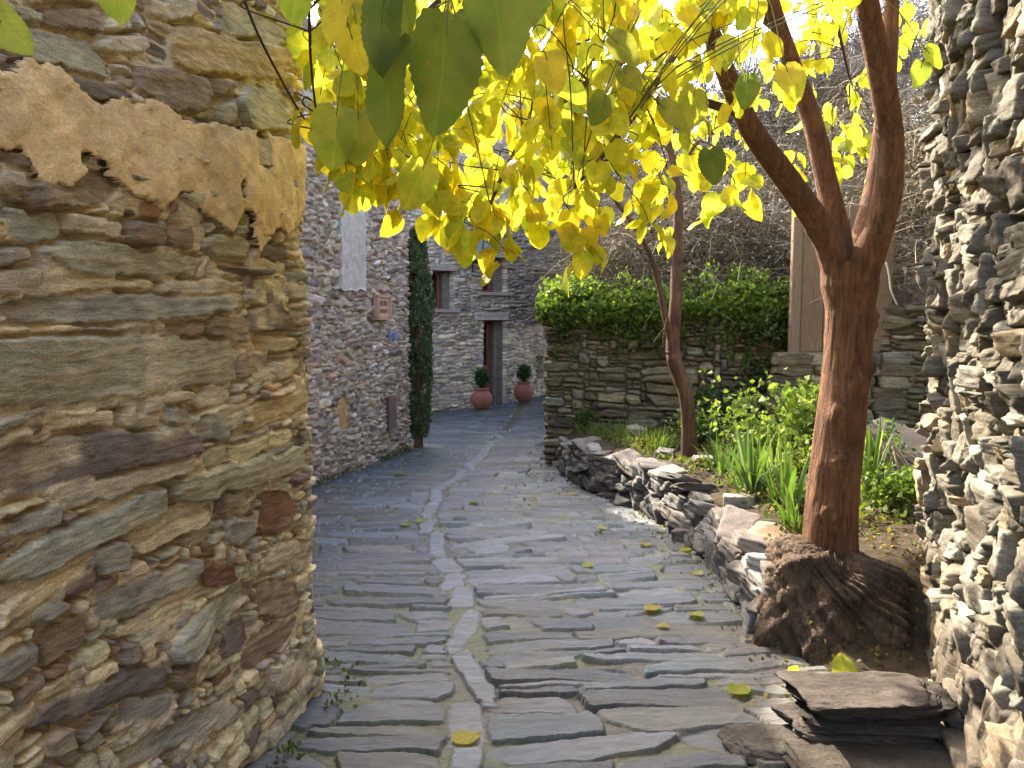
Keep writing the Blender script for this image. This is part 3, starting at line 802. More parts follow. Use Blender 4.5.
# unseen stretch of the same wall behind the viewer, added to bounce sunlight
PR2 = Path([(.55, -4.5), (.905, -.42)], 1, .02)
us2 = np.arange(0, PR2.L, .03); vs2 = np.arange(-.2, 4.4, .03)
bx2 = pack(PR2.L, vs2[-1] - vs2[0], [(.14, .34, .06, .14, .6), (.2, .5, .12, .3, .4)], r5, .03)
U2, V2, D2, C2, _, _ = masonry(us2, vs2 - vs2[0], bx2, PALR, 83, joint=.004, edge=.03, gap=.01, depth=.03, mortar=(.24, .20, .14))
wall_mesh('masonry', PR2, us2, vs2, D2, C2, M_rightw, right_wall, .5)
# ------------------------------------------------------------------ paved lane
CHP = np.array([[-.19, 1.6], [-.19, 2.85], [-.20, 3.55], [-.30, 4.6], [-.47, 5.45], [-.74, 6.6], [-.80, 7.6], [-.74, 8.6], [-.52, 9.8], [-.42, 10.8], [-.2, 13], [.1, 16], [.4, 22]])
_yy = np.linspace(1.6, 22, 300); _xx = np.interp(_yy, CHP[:, 1], CHP[:, 0]); _k = np.hanning(17); _k /= _k.sum()
_xx = np.convolve(np.pad(_xx, 8, mode='edge'), _k, 'valid')
def chx(y): return np.interp(y, _yy, _xx)
ys = list(np.arange(-4.0, 1.9, .04)) + [1.9]
while ys[-1] < 20.5:
    y = ys[-1]; ys.append(y + min(max(.0065, y * y / 1230 * .75), .036))
ys = np.array(ys)
ss = np.concatenate([np.arange(-3.0, -1.6, .02), np.arange(-1.6, 2.25, .0085), np.arange(2.25, 3.6, .02)])
Y0, S0, S1 = -4.1, -3.1, 3.7
r6 = np.random.default_rng(33)
boxes = []; cellp = .02
Wp, Hp = S1 - S0, 20.6 - Y0
pre = np.zeros((int(Hp / cellp), int(Wp / cellp)), bool)
# the central line of long stones
chan = []
t = Y0
first = [(.14, 1.45 + .0), ]
while t < 13.5:
    L = r6.uniform(.30, .72); w = r6.uniform(.11, .155)
    if 3.95 < t < 5.3: w = r6.uniform(.16, .24); L = r6.uniform(.3, .45)
    chan.append((0 + r6.normal(0, .012) - S0, t + L / 2 - Y0, w, L + .02, r6.normal(0, .03)))
    j0, j1 = int((t - Y0) / cellp), int((t + L - Y0) / cellp)
    i0, i1 = int((-w / 2 - S0) / cellp), int((w / 2 - S0) / cellp) + 1
    pre[j0:j1, i0:i1] = True
    t += L
bxs = []
for (lo, hi, dip) in ((S0 + .02, -.075, -.02), (.075, S1 - .02, .085)):
    t = Y0 - .4
    while t < 20.4:
        h = r6.choice([r6.uniform(.055, .10), r6.uniform(.10, .17), r6.uniform(.16, .26)], p=[.22, .42, .36])
        x = lo if lo > -1 else lo + r6.uniform(-.4, 0)
        while x < hi:
            w = r6.uniform(.32, .75) if h < .1 else r6.uniform(.30, 1.05)
            if r6.random() < .10: w = r6.uniform(.10, .2)
            w = min(w, hi - x)
            if w < .05: break
            if hi - (x + w) < .1: w = hi - x
            cx_, an = x + w / 2, dip + r6.normal(0, .035)
            # rows climb away from the channel, as the slabs of the lane do
            ty = t + h / 2 + (dip * (cx_ - .07) if lo > 0 else -dip * (cx_ + .07)) + .06 * fbm(cx_ * 1.1, t * .9, 3, 2)
            if r6.random() < .22 and h > .12:
                f = r6.uniform(.35, .65)
                bxs.append((cx_ - S0, ty - h / 2 + h * f / 2 - Y0, w, h * f, an)); bxs.append((cx_ - S0, ty + h / 2 - h * (1 - f) / 2 - Y0, w * r6.uniform(.8, 1), h * (1 - f), an + r6.normal(0, .03)))
            else:
                bxs.append((cx_ - S0, ty - Y0, w, h * r6.uniform(.92, 1.06), an))
            x += w
        t += h
nb = len(bxs)
bxs = bxs + chan
Up, Vp2 = np.meshgrid(ss, ys)
# lateral coordinate is measured from the central line
PALP = [(.062, .074, .090, 4), (.092, .103, .116, 3), (.044, .052, .064, 2.5), (.11, .11, .104, 1.0), (.083, .078, .068, .5)]
Us, Vs_, Ds, Cs, es, ids = masonry(ss - S0, ys - Y0, bxs, PALP, 91, joint=.0045, edge=.005, gap=.006, depth=.014, tilt=.03, jut=.0045, mortar=(.050, .042, .028), cols=[None] * nb + [(.135, .148, .165)] * len(chan),
      mjit=.5, bed=.0030, bedscale=(4, 22), wa=.024, ws=4.5, wa2=.007, ws2=24, rnd=.12, ang=.05, shrink=.04, cuts=3)
S = Us + S0; Yg = Vs_ + Y0
X = chx(Yg) + S
# moss in the joints, dirt patches, worn pale centre
mo = sstep(.36, .54, (fbm(X * 1.6, Yg * 1.2, 7, 4) + 1) / 2) * sstep(.016, .002, es) * .8
Cs = Cs * (1 - mo[..., None]) + np.array([.075, .085, .022]) * mo[..., None]
dirt = sstep(.55, .75, (fbm(X * 1.1, Yg * .9, 19, 5) + 1) / 2) * .28
edge_d = np.clip(sstep(.55, 1.35, X - .12 * fbm(Yg * 2, X, 4, 3)) * sstep(5.2, 3.6, Yg) * .8, 0, 1)
dd = np.maximum(dirt, edge_d * (.4 + .6 * vn(X * 5, Yg * 5, 3)))[..., None]
Cs = Cs * (1 - dd) + np.array([.12, .095, .065]) * (1 + .3 * fbm(X * 30, Yg * 30, 2, 3))[..., None] * dd
Ds = Ds * (1 - .0 * edge_d)
big_w = .018 * fbm(X * 1.2, Yg * 1.2, 44, 3) + .012 * np.abs(np.clip(S, -1.2, 1.2))
Z = gz(X, Yg) + Ds - .03 + big_w
M_slab = NT('lane_slate')
t = M_slab
a = t.attr('col').outputs['Color']; uvv = t.attr('uvw').outputs['Vector']
s1 = t.noise(t.mapping(uvv, (5, 26, 5)), 1.0, 7, .7, .8); s2 = t.noise(uvv, 80, 5, .7); s3 = t.noise(uvv, 6, 5, .6)
v = t.math('MULTIPLY', t.math('MULTIPLY', t.maprange(s1, .25, .75, .68, 1.32), t.maprange(s2, .25, .75, .72, 1.28)), t.maprange(s3, .3, .7, .8, 1.2))
c = t.mix(1.0, a, v, 'MULTIPLY')
c = t.mix(t.maprange(t.noise(uvv, 24, 6, .75), .62, .7, 0, .35), c, (.24, .24, .235))
h = t.math('ADD', s1, t.math('MULTIPLY', s2, .5))
M_slab = t.done(t.bsdf(c, t.maprange(s3, .3, .7, .34, .58), .5, t.bump(h, .9, .012)).outputs[0])
mb = MB()
mb.add(np.stack([X, Yg, Z], -1).reshape(-1, 3), grid_faces(*X.shape), np.concatenate([Cs, np.ones(Cs.shape[:2] + (1,))], -1).reshape(-1, 4), np.stack([S, Yg, 0 * S], -1).reshape(-1, 3))
lane = mb.build('paved_lane', M_slab); tag(lane, kind='structure')
def lane_z(x, y):
    return float(gz(x, y)) + .012 * min(1.2, abs(x - float(chx(y)))) + .018 * float(fbm(x * 1.2, y * 1.2, 44, 3))
def lane_top(x, y):
    j = int(np.clip(np.searchsorted(ys, y), 1, len(ys) - 1)); i = int(np.clip(np.searchsorted(ss, x - float(chx(y))), 1, len(ss) - 1))
    return float(Z[max(j - 2, 0):j + 2, max(i - 2, 0):i + 2].max())

# base ground to the horizon
gx = np.r_[-300, -100, -40, np.arange(-12, 12.1, 1), 40, 100, 300]; gy = np.r_[-300, -100, -40, np.arange(-12, 30.1, 1), 60, 120, 400]
GX, GY = np.meshgrid(gx, gy)
GZ = gz(np.clip(GX, -2.5, 1.5), GY) - .16
M_soil = simple_mat('dry_soil', (.11, .085, .055), .95, .1, 6, .35, .5, .02)
mb = MB(); mb.add(np.stack([GX, GY, GZ], -1).reshape(-1, 3), grid_faces(*GX.shape), (1, 1, 1)); o = mb.build('ground', M_soil); tag(o, kind='structure')

# ------------------------------------------------------------------ garden bed and hillside
LWP = np.array([[.62, 9.6], [.66, 9.0], [.84, 8.05], [1.18, 7.2], [1.40, 6.1], [1.45, 5.0], [1.40, 4.45], [1.42, 4.1]])
def lw_x(y): return np.interp(y, LWP[::-1, 1], LWP[::-1, 0])
def bed_z(x, y):
    b = .36 + .10 * sstep(5, 9, y) + .10 * np.clip(x - 1.5, 0, 2) - .025 * y
    lo = float_gz = gz(x, y)
    k = sstep(3.4, 4.3, y)
    return (1 - k) * (gz(x, y) + .02) + k * b + .04 * fbm(x * 2.1, y * 2.1, 61, 4) + .012 * fbm(x * 11, y * 11, 62, 3)
gy_ = np.arange(3.0, 9.75, .03); t_ = np.linspace(0, 1, 130)
GYb, TT = np.meshgrid(gy_, t_, indexing='ij')
GXb = (lw_x(GYb) + .07) + TT * (5.2 - lw_x(GYb))
GZb = bed_z(GXb, GYb) - .10 * sstep(.03, 0, TT)
M_bed = simple_mat('garden_soil', (.052, .038, .023), .95, .1, 14, .45, .7, .02)
mb = MB(); mb.add(np.stack([GXb, GYb, GZb], -1).reshape(-1, 3), grid_faces(*GXb.shape), (1, 1, 1)); o = mb.build('garden_soil', M_bed); tag(o, kind='structure')

def hill_z(x, y):
    front = np.interp(x, [.45, 2.0, 3.6, 4.3, 4.9, 6.0, 8.0], [10.2, 9.75, 9.05, 8.7, 7.2, 5.8, 5.0])
    d = y - front
    top = 1.42 + .40 * np.clip(d, 0, 30) ** .85 * sstep(.2, 2.4, x) + .25 * np.clip(x - 3.4, 0, 4) * sstep(0, .6, d)
    return np.where(d > -.02, top, -.4) + .10 * fbm(x * 1.3, y * 1.3, 71, 4)
hx = np.arange(.75, 14, .10); hy = np.arange(5.0, 30, .10)
HX, HY = np.meshgrid(hx, hy)
HZ = hill_z(HX, HY)
HZ = np.minimum(HZ, 6.2)
HZ = np.where((HX < 1.2), np.minimum(HZ, 1.5 + (HX - .75) * 2), HZ)
M_hill = simple_mat('hillside_earth', (.10, .08, .06), .95, .1, 5, .45, .6, .05)
mb = MB(); mb.add(np.stack([HX, HY, HZ], -1).reshape(-1, 3), grid_faces(*HX.shape, mask=HZ > -.3), (1, 1, 1)); o = mb.build('hillside', M_hill); tag(o, kind='structure')

# ------------------------------------------------------------------ rocks
import bmesh
_bm = bmesh.new(); bmesh.ops.create_icosphere(_bm, subdivisions=4, radius=1); _bm.verts.ensure_lookup_table()
ICO_V = np.array([v.co[:] for v in _bm.verts]); ICO_F = np.array([[v.index for v in f.verts] for f in _bm.faces]); _bm.free()
_bm = bmesh.new(); bmesh.ops.create_icosphere(_bm, subdivisions=5, radius=1); _bm.verts.ensure_lookup_table()
ICO5_V = np.array([v.co[:] for v in _bm.verts]); ICO5_F = np.array([[v.index for v in f.verts] for f in _bm.faces]); _bm.free()
def rock_verts(size, r, rough=.05, planes=9, box=True, hi=False, layers=0):
    D = ICO5_V if hi else ICO_V
    N = r.normal(size=(planes, 3)); N /= np.linalg.norm(N, axis=1, keepdims=True)
    dd_ = r.uniform(.62, .95, planes)
    if box:
        B = np.vstack([np.eye(3), -np.eye(3)]) + r.normal(0, .10, (6, 3)); B /= np.linalg.norm(B, axis=1, keepdims=True)
        N = np.vstack([N, B]); dd_ = np.r_[r.uniform(.9, 1.15, planes), r.uniform(.70, .80, 6)]
    q = D @ N.T
    rr = np.min(np.where(q > 1e-3, dd_ / np.maximum(q, 1e-3), 9), axis=1)
    V = D * rr[:, None]
    s = int(r.integers(1000))
    V = V + D * (rough * fbm(D[:, 0] * 3 + D[:, 2] * 2 + s, D[:, 1] * 3 + D[:, 2] * 3, s, 4))[:, None]
    if layers:
        l = np.floor((V[:, 2] + .2 * fbm(V[:, 0] * 2, V[:, 1] * 2, s, 2)) * layers)
        V[:, :2] *= (1 + .06 * (_h(l, l * 0 + 1, s) - .5) * 2)[:, None]
    return V * np.asarray(size) / 2 / .78
def add_rock(mb, pos, size, r, col, rot=(0, 0, 0), **kw):
    V = rock_verts(size, r, **kw)
    M = Matrix.Rotation(rot[2], 3, 'Z') @ Matrix.Rotation(rot[1], 3, 'Y') @ Matrix.Rotation(rot[0], 3, 'X')
    uv = V.copy() * [1, 1, 1]
    uv = np.stack([V[:, 0] + V[:, 1] * .3, V[:, 2], V[:, 1]], 1) + r.uniform(0, 9, 3)
    V = V @ np.asarray(M).T + np.asarray(pos)
    c = np.asarray(col) * r.uniform(.8, 1.2) * (1 + .15 * fbm(uv[:, 0] * 8, uv[:, 1] * 20 + uv[:, 2] * 5, 3, 3))[:, None]
    mb.add(V, ICO5_F if kw.get('hi') else ICO_F, c, uv)
# the face of the right wall: every stone shaped, set dry with open joints
rs_ = np.random.default_rng(71)
mbR = MB()
for (cu, cv, w, h) in pack(3.6, 4.0, [(.14, .30, .05, .10, .40), (.22, .48, .09, .19, .30), (.07, .16, .04, .11, .30)], rs_, .02):
    u_, v_ = cu + 1.85, cv - .3
    if v_ < .45 and rs_.random() < .35: w, h = w * 1.5, h * 1.5
    n_ = PR.n(np.array([u_]))[0]; d_ = float(bulger(np.array([u_]), np.array([v_ + .3]))) - .115 + rs_.normal(0, .015)
    p_ = wall_point(PR, np.array([u_]), np.array([v_]), np.array([d_]))[0]
    an = math.atan2(-n_[0], n_[1])
    col = np.array(PALR[rs_.choice(6, p=[.25, .25, .2, .13, .07, .10])][:3]) * rs_.uniform(.8, 1.25)
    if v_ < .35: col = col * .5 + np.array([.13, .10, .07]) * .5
    big_ = w * h > .022
    V = rock_verts((w * 1.08, .24 * rs_.uniform(.8, 1.2), h * 1.10), rs_, rough=.055, planes=7, hi=False)
    s_ = int(rs_.integers(999))
    V[:, 1] += .010 * fbm(V[:, 0] * 14 + s_, V[:, 2] * 40, s_, 3)
    uv = np.stack([V[:, 0], V[:, 2], V[:, 1]], 1) + rs_.uniform(0, 9, 3)
    M_ = np.asarray(Matrix.Rotation(an + rs_.normal(0, .10), 3, 'Z') @ Matrix.Rotation(rs_.normal(0, .07), 3, 'Y') @ Matrix.Rotation(rs_.normal(0, .12), 3, 'X'))
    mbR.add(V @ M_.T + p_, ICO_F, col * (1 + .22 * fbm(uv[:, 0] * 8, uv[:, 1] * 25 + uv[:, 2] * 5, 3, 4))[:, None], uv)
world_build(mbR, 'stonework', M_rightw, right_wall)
M_rock = stone_mat('border_stone', stri=(8, 60), fine=90, bump=.7, dist=.008, var=.4, lichen=((.36, .35, .29), 16, .60, .35))
PALW = [(.17, .155, .135), (.13, .115, .10), (.22, .19, .15), (.12, .10, .085), (.20, .18, .165)]
rw = np.random.default_rng(44)
low_wall = thing('border_wall', 'low dry stone border wall of loose grey slabs holding the garden bed', 'border wall', (1.3, 6.5, float(gz(1.3, 6.5))))
lp = smooth_path([tuple(p) for p in LWP], 400)
ll = np.concatenate([[0], np.cumsum(np.linalg.norm(np.diff(lp, axis=0), axis=1))])
mb = MB(); caps = []
for row in range(5):
    s = rw.uniform(-.1, .1)
    while s < ll[-1]:
        L = rw.uniform(.14, .36) if row < 4 else rw.uniform(.2, .46)
        c = np.array([np.interp(s + L / 2, ll, lp[:, k]) for k in (0, 1)])
        c2 = np.array([np.interp(s + L / 2 + .05, ll, lp[:, k]) for k in (0, 1)])
        an = math.atan2(*(c2 - c)[::-1])
        nrm_ = np.array([math.sin(an), -math.cos(an)])       # toward the garden side or lane side
        hgt = rw.uniform(.075, .115)
        top_h = .30 + .10 * sstep(5.2, 6.6, c[1]) - .10 * sstep(8.6, 9.6, c[1])
        z = float(gz(*c)) - .01 + row * .088 + rw.normal(0, .012)
        if row * .088 < top_h:
            off = rw.normal(0, .03) + (.02 * row)
            sz = (L * 1.05, rw.uniform(.2, .34), hgt * rw.uniform(.9, 1.25))
            pos = (c[0] + .08 + off * .6, c[1], z + hgt / 2)
            last = (row + 1) * .088 >= top_h
            col = PALW[rw.integers(len(PALW))]
            rot = (rw.normal(0, .16), rw.normal(0, .18), an + rw.normal(0, .25))
            if last and rw.random() < .75:
                caps.append((pos, (sz[0] * 1.15, sz[1] * 1.15, hgt * rw.uniform(.7, 1.2)), col, rot))
            else:
                add_rock(mb, pos, sz, rw, np.array(col) * (.75 if c[1] > 6.5 else .95), rot, rough=.11, planes=9)
        s += L * rw.uniform(.92, 1.05)
world_build(mb, 'stonework', M_rock, low_wall)
for (pos, sz, col, rot) in caps:
    m_ = MB(); add_rock(m_, pos, sz, rw, np.array(col) * 1.1, rot, rough=.10, planes=11, layers=3)
    world_build(m_, 'capstone', M_rock, low_wall)
# upright slabs where the wall dies out by the stump
for (px_, py_, Y, sz, col, rz) in ((742, 585, 4.75, (.10, .28, .30), (.21, .20, .185), .2), (757, 560, 4.75, (.2, .3, .14), (.30, .19, .12), .3), (722, 560, 5.2, (.16, .26, .34), (.17, .16, .15), .1),
                                  (748, 628, 4.2, (.07, .26, .24), (.17, .165, .16), -.1), (770, 545, 4.7, (.26, .3, .09), (.27, .17, .11), .6)):
    m_ = MB(); add_rock(m_, at(px_, py_, Y), sz, rw, col, (rw.normal(0, .2), rw.normal(0, .25), rz), rough=.06, planes=8)
    world_build(m_, 'capstone', M_rock, low_wall)

def rock_thing(name, label, pos, size, col, rot=(0, 0, 0), seed=1, mat=None, group=None, **kw):
    m_ = MB(); add_rock(m_, (0, 0, 0), size, np.random.default_rng(seed), col, (0, 0, 0), **kw)
    o = m_.build(name, mat or M_rock); o.location = tuple(float(v) for v in pos); o.rotation_euler = rot
    return tag(o, label, 'rock', group)
M_step = stone_mat('step_slate', stri=(6, 45), fine=70, bump=1.0, dist=.012, var=.4)
# slab step beside the stump
b = ground(815, 743); 
def slab_stack(name, label, cx, cy, z0, n, size, th, seed, col):
    """a slate block: thin split sheets, ragged at the edges"""
    r = np.random.default_rng(seed); mb = MB(); z = z0
    for k in range(n):
        t_ = th * r.uniform(.6, 1.5)
        sx, sy = size[0] * r.uniform(.90, 1.04), size[1] * r.uniform(.86, 1.06)
        V = rock_verts((sx, sy, t_ * 1.25), r, rough=.05, planes=10, hi=True)
        a = np.arctan2(V[:, 1], V[:, 0]); q = np.hypot(V[:, 0] / sx, V[:, 1] / sy)
        V[:, :2] *= (1 + .10 * fbm(np.cos(a) * 4 + k * 5, np.sin(a) * 4, seed, 4) * sstep(.2, .45, q))[:, None]
        V[:, 2] += .012 * fbm(V[:, 0] * 7, V[:, 1] * 7, seed + k, 4) + .004 * fbm(V[:, 0] * 40, V[:, 1] * 40, seed + k, 3)
        c = np.array(col) * r.uniform(.75, 1.3) * (1 + .35 * fbm(V[:, 0] * 9, V[:, 1] * 9 + V[:, 2] * 30, seed + k, 4))[:, None]
        uv = np.stack([V[:, 0], V[:, 2] + V[:, 1] * .35, V[:, 1]], 1) + k
        an = r.normal(0, .05); ca, sa = math.cos(an), math.sin(an)
        V = np.stack([V[:, 0] * ca - V[:, 1] * sa + cx + r.normal(0, .012), V[:, 0] * sa + V[:, 1] * ca + cy + r.normal(0, .012), V[:, 2] + z + t_ / 2], 1)
        mb.add(V, ICO5_F, c, uv); z += t_ * .9
    o = mb.build(name, M_step, loc=(cx, cy, z0)); return tag(o, label, 'stone slab', kind='thing')
slab_stack('stone_slab', 'dark split slate block of many thin sheets lying below the tree stump', 1.40, 2.98, -.03, 6, (.54, .30, 0), .026, 5, (.055, .044, .035))
slab_stack('stone_slab', 'low brown slab in the corner in front of the split slate block', 1.36, 2.70, -.085, 2, (.62, .40, 0), .03, 6, (.06, .047, .035))
slab_stack('stone_slab', 'low dusty slab on bare dirt left of the split slate block', 1.02, 2.90, -.09, 1, (.34, .26, 0), .045, 8, (.085, .07, .055))
rock_thing('garden_rock', 'round pale stone beside the slim tree in the garden bed', (*at(635, 434, 8.6)[:2], at(635, 434, 8.6)[2]), (.22, .22, .17), (.30, .25, .18), (0, 0, .3), 7, planes=14)
rock_thing('garden_rock', 'flat grey stone at the right wall behind the tree stump', at(893, 578, 4.75), (.30, .28, .16), (.25, .23, .20), (0, .1, .3), 8, planes=8)
rock_thing('garden_rock', 'large tilted boulder between the trunk and the right wall', at(893, 486, 6.0), (.75, .9, .62), (.055, .044, .034), (.2, -.5, .5), 9, planes=8, hi=True, layers=6, rough=.06)
rock_thing('garden_rock', 'small tan stone on the soil right of the leaning trunk', at(862, 562, 4.9), (.22, .2, .14), (.36, .27, .17), (0, .2, .3), 11, planes=8)
rock_thing('garden_rock', 'long grey rock at the foot of the garden wall', at(600, 447, 9.1), (.4, .3, .2), (.19, .18, .165), (0, .2, .7), 12, planes=8)
# dry fibrous root mass against the boulder
mb = MB(); rr_ = np.random.default_rng(3)
c0 = at(884, 448, 5.75)
for k in range(70):
    p = c0 + rr_.normal(0, .03, 3); dx = rr_.normal(0, .14); L = rr_.uniform(.25, .5)
    pts = [p, p + [dx * .5 + .08, -.08, -.4 * L], p + [dx + .16, -.14 + rr_.normal(0, .05), -L]]
    add_tube(mb, smooth_path(pts, 8), np.linspace(.007, .003, 8), 4, np.array([.40, .32, .24]) * rr_.uniform(.7, 1.2), cap=False)
o = mb.build('dry_roots', simple_mat('dry_root', (1, 1, 1), .9, .1, 30, .2, use_attr=True), loc=c0); tag(o, 'pale stringy dry roots hanging over the boulder by the right wall', 'roots')
# ------------------------------------------------------------------ leaves
def leaf_template(n=9, fold=.28, droop=.35, wid=.46, serr=.0, notch=.10):
    """heart-shaped leaf: base at origin, tip at +Y, face +Z; returns verts and quads"""
    t = np.linspace(0, 1, n)
    w = wid * np.sin(PI * np.clip(t * .90 + .10, 0, 1) ** .78) ** .62
    w[0] = wid * .30; w[-1] = 0.0
    w = w * (1 + serr * np.where(np.arange(n) % 2, 1, -1))
    yb = t.copy(); yl = t - notch * np.clip(1 - t * 3.2, 0, 1)
    rows = []
    for sx in (-1, -.5, 0, .5, 1):
        y = yb if sx == 0 else yb + (yl - yb) * abs(sx)
        x = w * sx
        z = fold * np.abs(x) * (1 - .3 * abs(sx)) - droop * t ** 2 * .5
        z = z + .035 * np.sin(t * 9 + 1.5 * sx) * abs(sx)
        rows.append(np.stack([x, y, z], 1))
    V = np.array(rows)                       # 5, n, 3
    uv = np.stack([V[..., 0], V[..., 1], np.zeros(V.shape[:2])], -1)
    return V.reshape(-1, 3), grid_faces(5, n), uv.reshape(-1, 3)
LT = [leaf_template(9, .25, .3), leaf_template(9, .55, .6, .43), leaf_template(9, .1, -.2, .48), leaf_template(9, .4, .1, .40), leaf_template(9, .8, .9, .42), leaf_template(9, -.3, .8, .46), leaf_template(9, .15, .5, .52, 0, .16)]
def _twist(T_, a):
    V = T_[0].copy(); c, s_ = np.cos(a * V[:, 1]), np.sin(a * V[:, 1]); V[:, 0], V[:, 2] = V[:, 0] * c - V[:, 2] * s_, V[:, 0] * s_ + V[:, 2] * c
    return (V, T_[1], T_[2])
LT = LT + [_twist(LT[0], .9), _twist(LT[3], -1.0), _twist(LT[2], .6)]
LTH = leaf_template(23, .22, .35, .43, .035)

def basis(tip, nrm):
    tip = np.asarray(tip, float); tip /= np.linalg.norm(tip) + 1e-9
    n = np.asarray(nrm, float); n = n - tip * np.dot(n, tip); n /= np.linalg.norm(n) + 1e-9
    return np.stack([np.cross(tip, n), tip, n], 1)

def add_leaf(mb, base, tip, nrm, size, col, r, tmpl=None, wscale=1.0):
    V, F_, uv = tmpl if tmpl is not None else LT[r.integers(len(LT))]
    M = basis(tip, nrm)
    P = (V * [size * wscale, size, size]) @ M.T + np.asarray(base)
    mb.add(P, F_, col, uv + [0, 0, r.uniform(0, 30)])

YEL = [(.74, .63, .04), (.70, .64, .06), (.60, .58, .06), (.76, .58, .035), (.50, .53, .06), (.72, .66, .05)]
OLV = [(.34, .36, .05), (.28, .32, .05), (.42, .40, .05)]
M_leaf = leaf_mat('autumn_leaf', .64, .5, .25, (1.0, 1.0, .7))
M_bark = None
def bark_mat(name, c1, c2, sc=(14, 2.2, 5), bump=1.0, dist=.02):
    t = NT(name)
    uv = t.attr('uvw').outputs['Vector']; a = t.attr('col').outputs['Color']
    ge = t.n('ShaderNodeTexCoord').outputs['Object']
    s1 = t.noise(t.mapping(ge, (38, 38, 7)), 1, 6, .7, .7); s2 = t.noise(ge, 60, 5, .7); s3 = t.noise(ge, 5, 4, .6)
    c = t.mix(t.maprange(s1, .32, .68, 0, 1), c1, c2)
    c = t.mix(1.0, c, t.maprange(s3, .3, .7, .75, 1.3), 'MULTIPLY')
    c = t.mix(1.0, c, a, 'MULTIPLY')
    c = t.mix(t.maprange(s2, .60, .75, 0, .4), c, (.30, .22, .14))
    h = t.math('ADD', s1, t.math('MULTIPLY', s2, .35))
    return t.done(t.bsdf(c, .85, .25, t.bump(h, bump, dist)).outputs[0])
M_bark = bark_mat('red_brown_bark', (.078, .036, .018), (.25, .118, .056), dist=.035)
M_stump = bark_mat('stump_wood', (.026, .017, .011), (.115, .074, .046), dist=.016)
M_twig = simple_mat('twig_bark', (.075, .042, .024), .8, .2, 40, .3)
M_slim = bark_mat('slim_bark', (.055, .028, .015), (.165, .085, .046))

def bark_tube(mb, P, R, n=48, amp=.06, knots=(), seed=0, freq=9, col=(1, 1, 1), flute=0):
    V, Ns, B = tube_arrays(P, R, n)
    k = len(P); L = np.concatenate([[0], np.cumsum(np.linalg.norm(np.diff(P, axis=0), axis=1))])
    a = np.arange(n) * 2 * PI / n
    A, Lg = np.meshgrid(a, L)
    ca, sa = np.cos(A) * freq * .5, np.sin(A) * freq * .5
    rid = 1 - np.abs(fbm(ca * 1.3 + Lg * .8, sa * 1.3 + Lg * 2.0 + seed, seed, 3)) * 2
    low = fbm(ca * .35 + seed, sa * .35 + Lg * 2.2, seed + 5, 3)
    d = amp * (.5 * rid + .9 * low) + flute * np.cos(A * 3 + Lg * 2)
    for (kl, ka, kr, kh) in knots:
        dist2 = ((Lg - kl) / kr) ** 2 + ((np.angle(np.exp(1j * (A - ka)))) * np.interp(kl, L, np.broadcast_to(R, (k,))) / kr) ** 2
        d = d + kh * np.exp(-dist2) * (1 + .6 * fbm(A * 5, Lg * 30, 3, 3)) - kh * .7 * np.exp(-dist2 * 5)
    dirv = V - np.asarray(P)[:, None]
    V = np.asarray(P)[:, None] + dirv * (1 + d)[..., None]
    F_ = [grid_faces(k, n, wrap=True), np.arange(n)[None, ::-1], (np.arange(n) + (k - 1) * n)[None]]
    c = np.asarray(col) * np.ones((k, n, 1)) * (1 + .35 * low[..., None] + .15 * rid[..., None])
    mb.add(V.reshape(-1, 3), F_, np.clip(c, .2, 2).reshape(-1, 3), np.stack([A, Lg, 0 * A], -1).reshape(-1, 3))

# ------------------------------------------------------------------ mulberry tree by the right wall
TY = 4.2
tb = at(831, 585, TY)
tree = thing('mulberry_tree', 'leaning tree with thick red brown trunk, gnarled stump base and yellow autumn leaves', 'tree', (tb[0], tb[1], float(gz(tb[0], tb[1]))))
tr_pts = [at(826, 640, TY), at(829, 575, TY), at(832, 500, TY), at(841, 420, TY + .02), at(848, 350, TY + .05), at(850, 300, TY + .05), at(849, 262, TY + .05)]
tp_ = smooth_path(tr_pts, 190); tt = np.linspace(0, 1, 190)
tr = np.interp(tt, [0, .06, .14, .3, .55, .8, .9, 1], [.27, .20, .157, .138, .124, .122, .146, .14])
mb = MB(); bark_tube(mb, tp_, tr, 110, .055, [(.75, 2.6, .045, .32), (1.02, 2.9, .05, .34), (1.28, 2.5, .045, .32), (1.45, 3.3, .05, .3), (1.80, -1.6, .055, .42), (1.55, -2.2, .05, .25), (1.7, .2, .06, .3), (.9, -.8, .05, .16), (1.2, -1.2, .04, .18)], 3)
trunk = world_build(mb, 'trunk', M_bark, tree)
# stump: a wide gnarled mass with slanting ridges
sc_ = at(836, 612, 4.08); sc_[2] = .12
ang_ = np.linspace(0, 2 * PI, 240, endpoint=False); el_ = np.linspace(-.35, PI / 2 - .02, 130)
AA, EE = np.meshgrid(ang_, el_)
lump = 1 + .32 * fbm(np.cos(AA) * 1.5, np.sin(AA) * 1.5 + EE * 1.3, 15, 3)
tw = AA * 1.0 + EE * 1.1
rid = 1 - 2 * np.abs(fbm(np.cos(tw) * 6, np.sin(tw) * 6 + EE * .8, 25, 4))
rid2 = 1 - 2 * np.abs(fbm(np.cos(tw) * 15, np.sin(tw) * 15 + EE * 1.6, 29, 3))
rad = lump * (1 + .10 * rid + .022 * rid2 + .03 * fbm(np.cos(AA) * 16, np.sin(AA) * 16 + EE * 9, 4, 3))
def dang(c): return np.angle(np.exp(1j * (AA - c)))
for (a0_, w_, h_) in ((-1.95, .30, .16), (-.35, .38, .26), (-1.15, .22, .12), (3.4, .45, .16), (-2.7, .3, .14), (.6, .5, .1)):
    rad = rad + h_ * np.exp(-(dang(a0_) / w_) ** 2) * np.clip(.9 - EE, 0, 1.3)
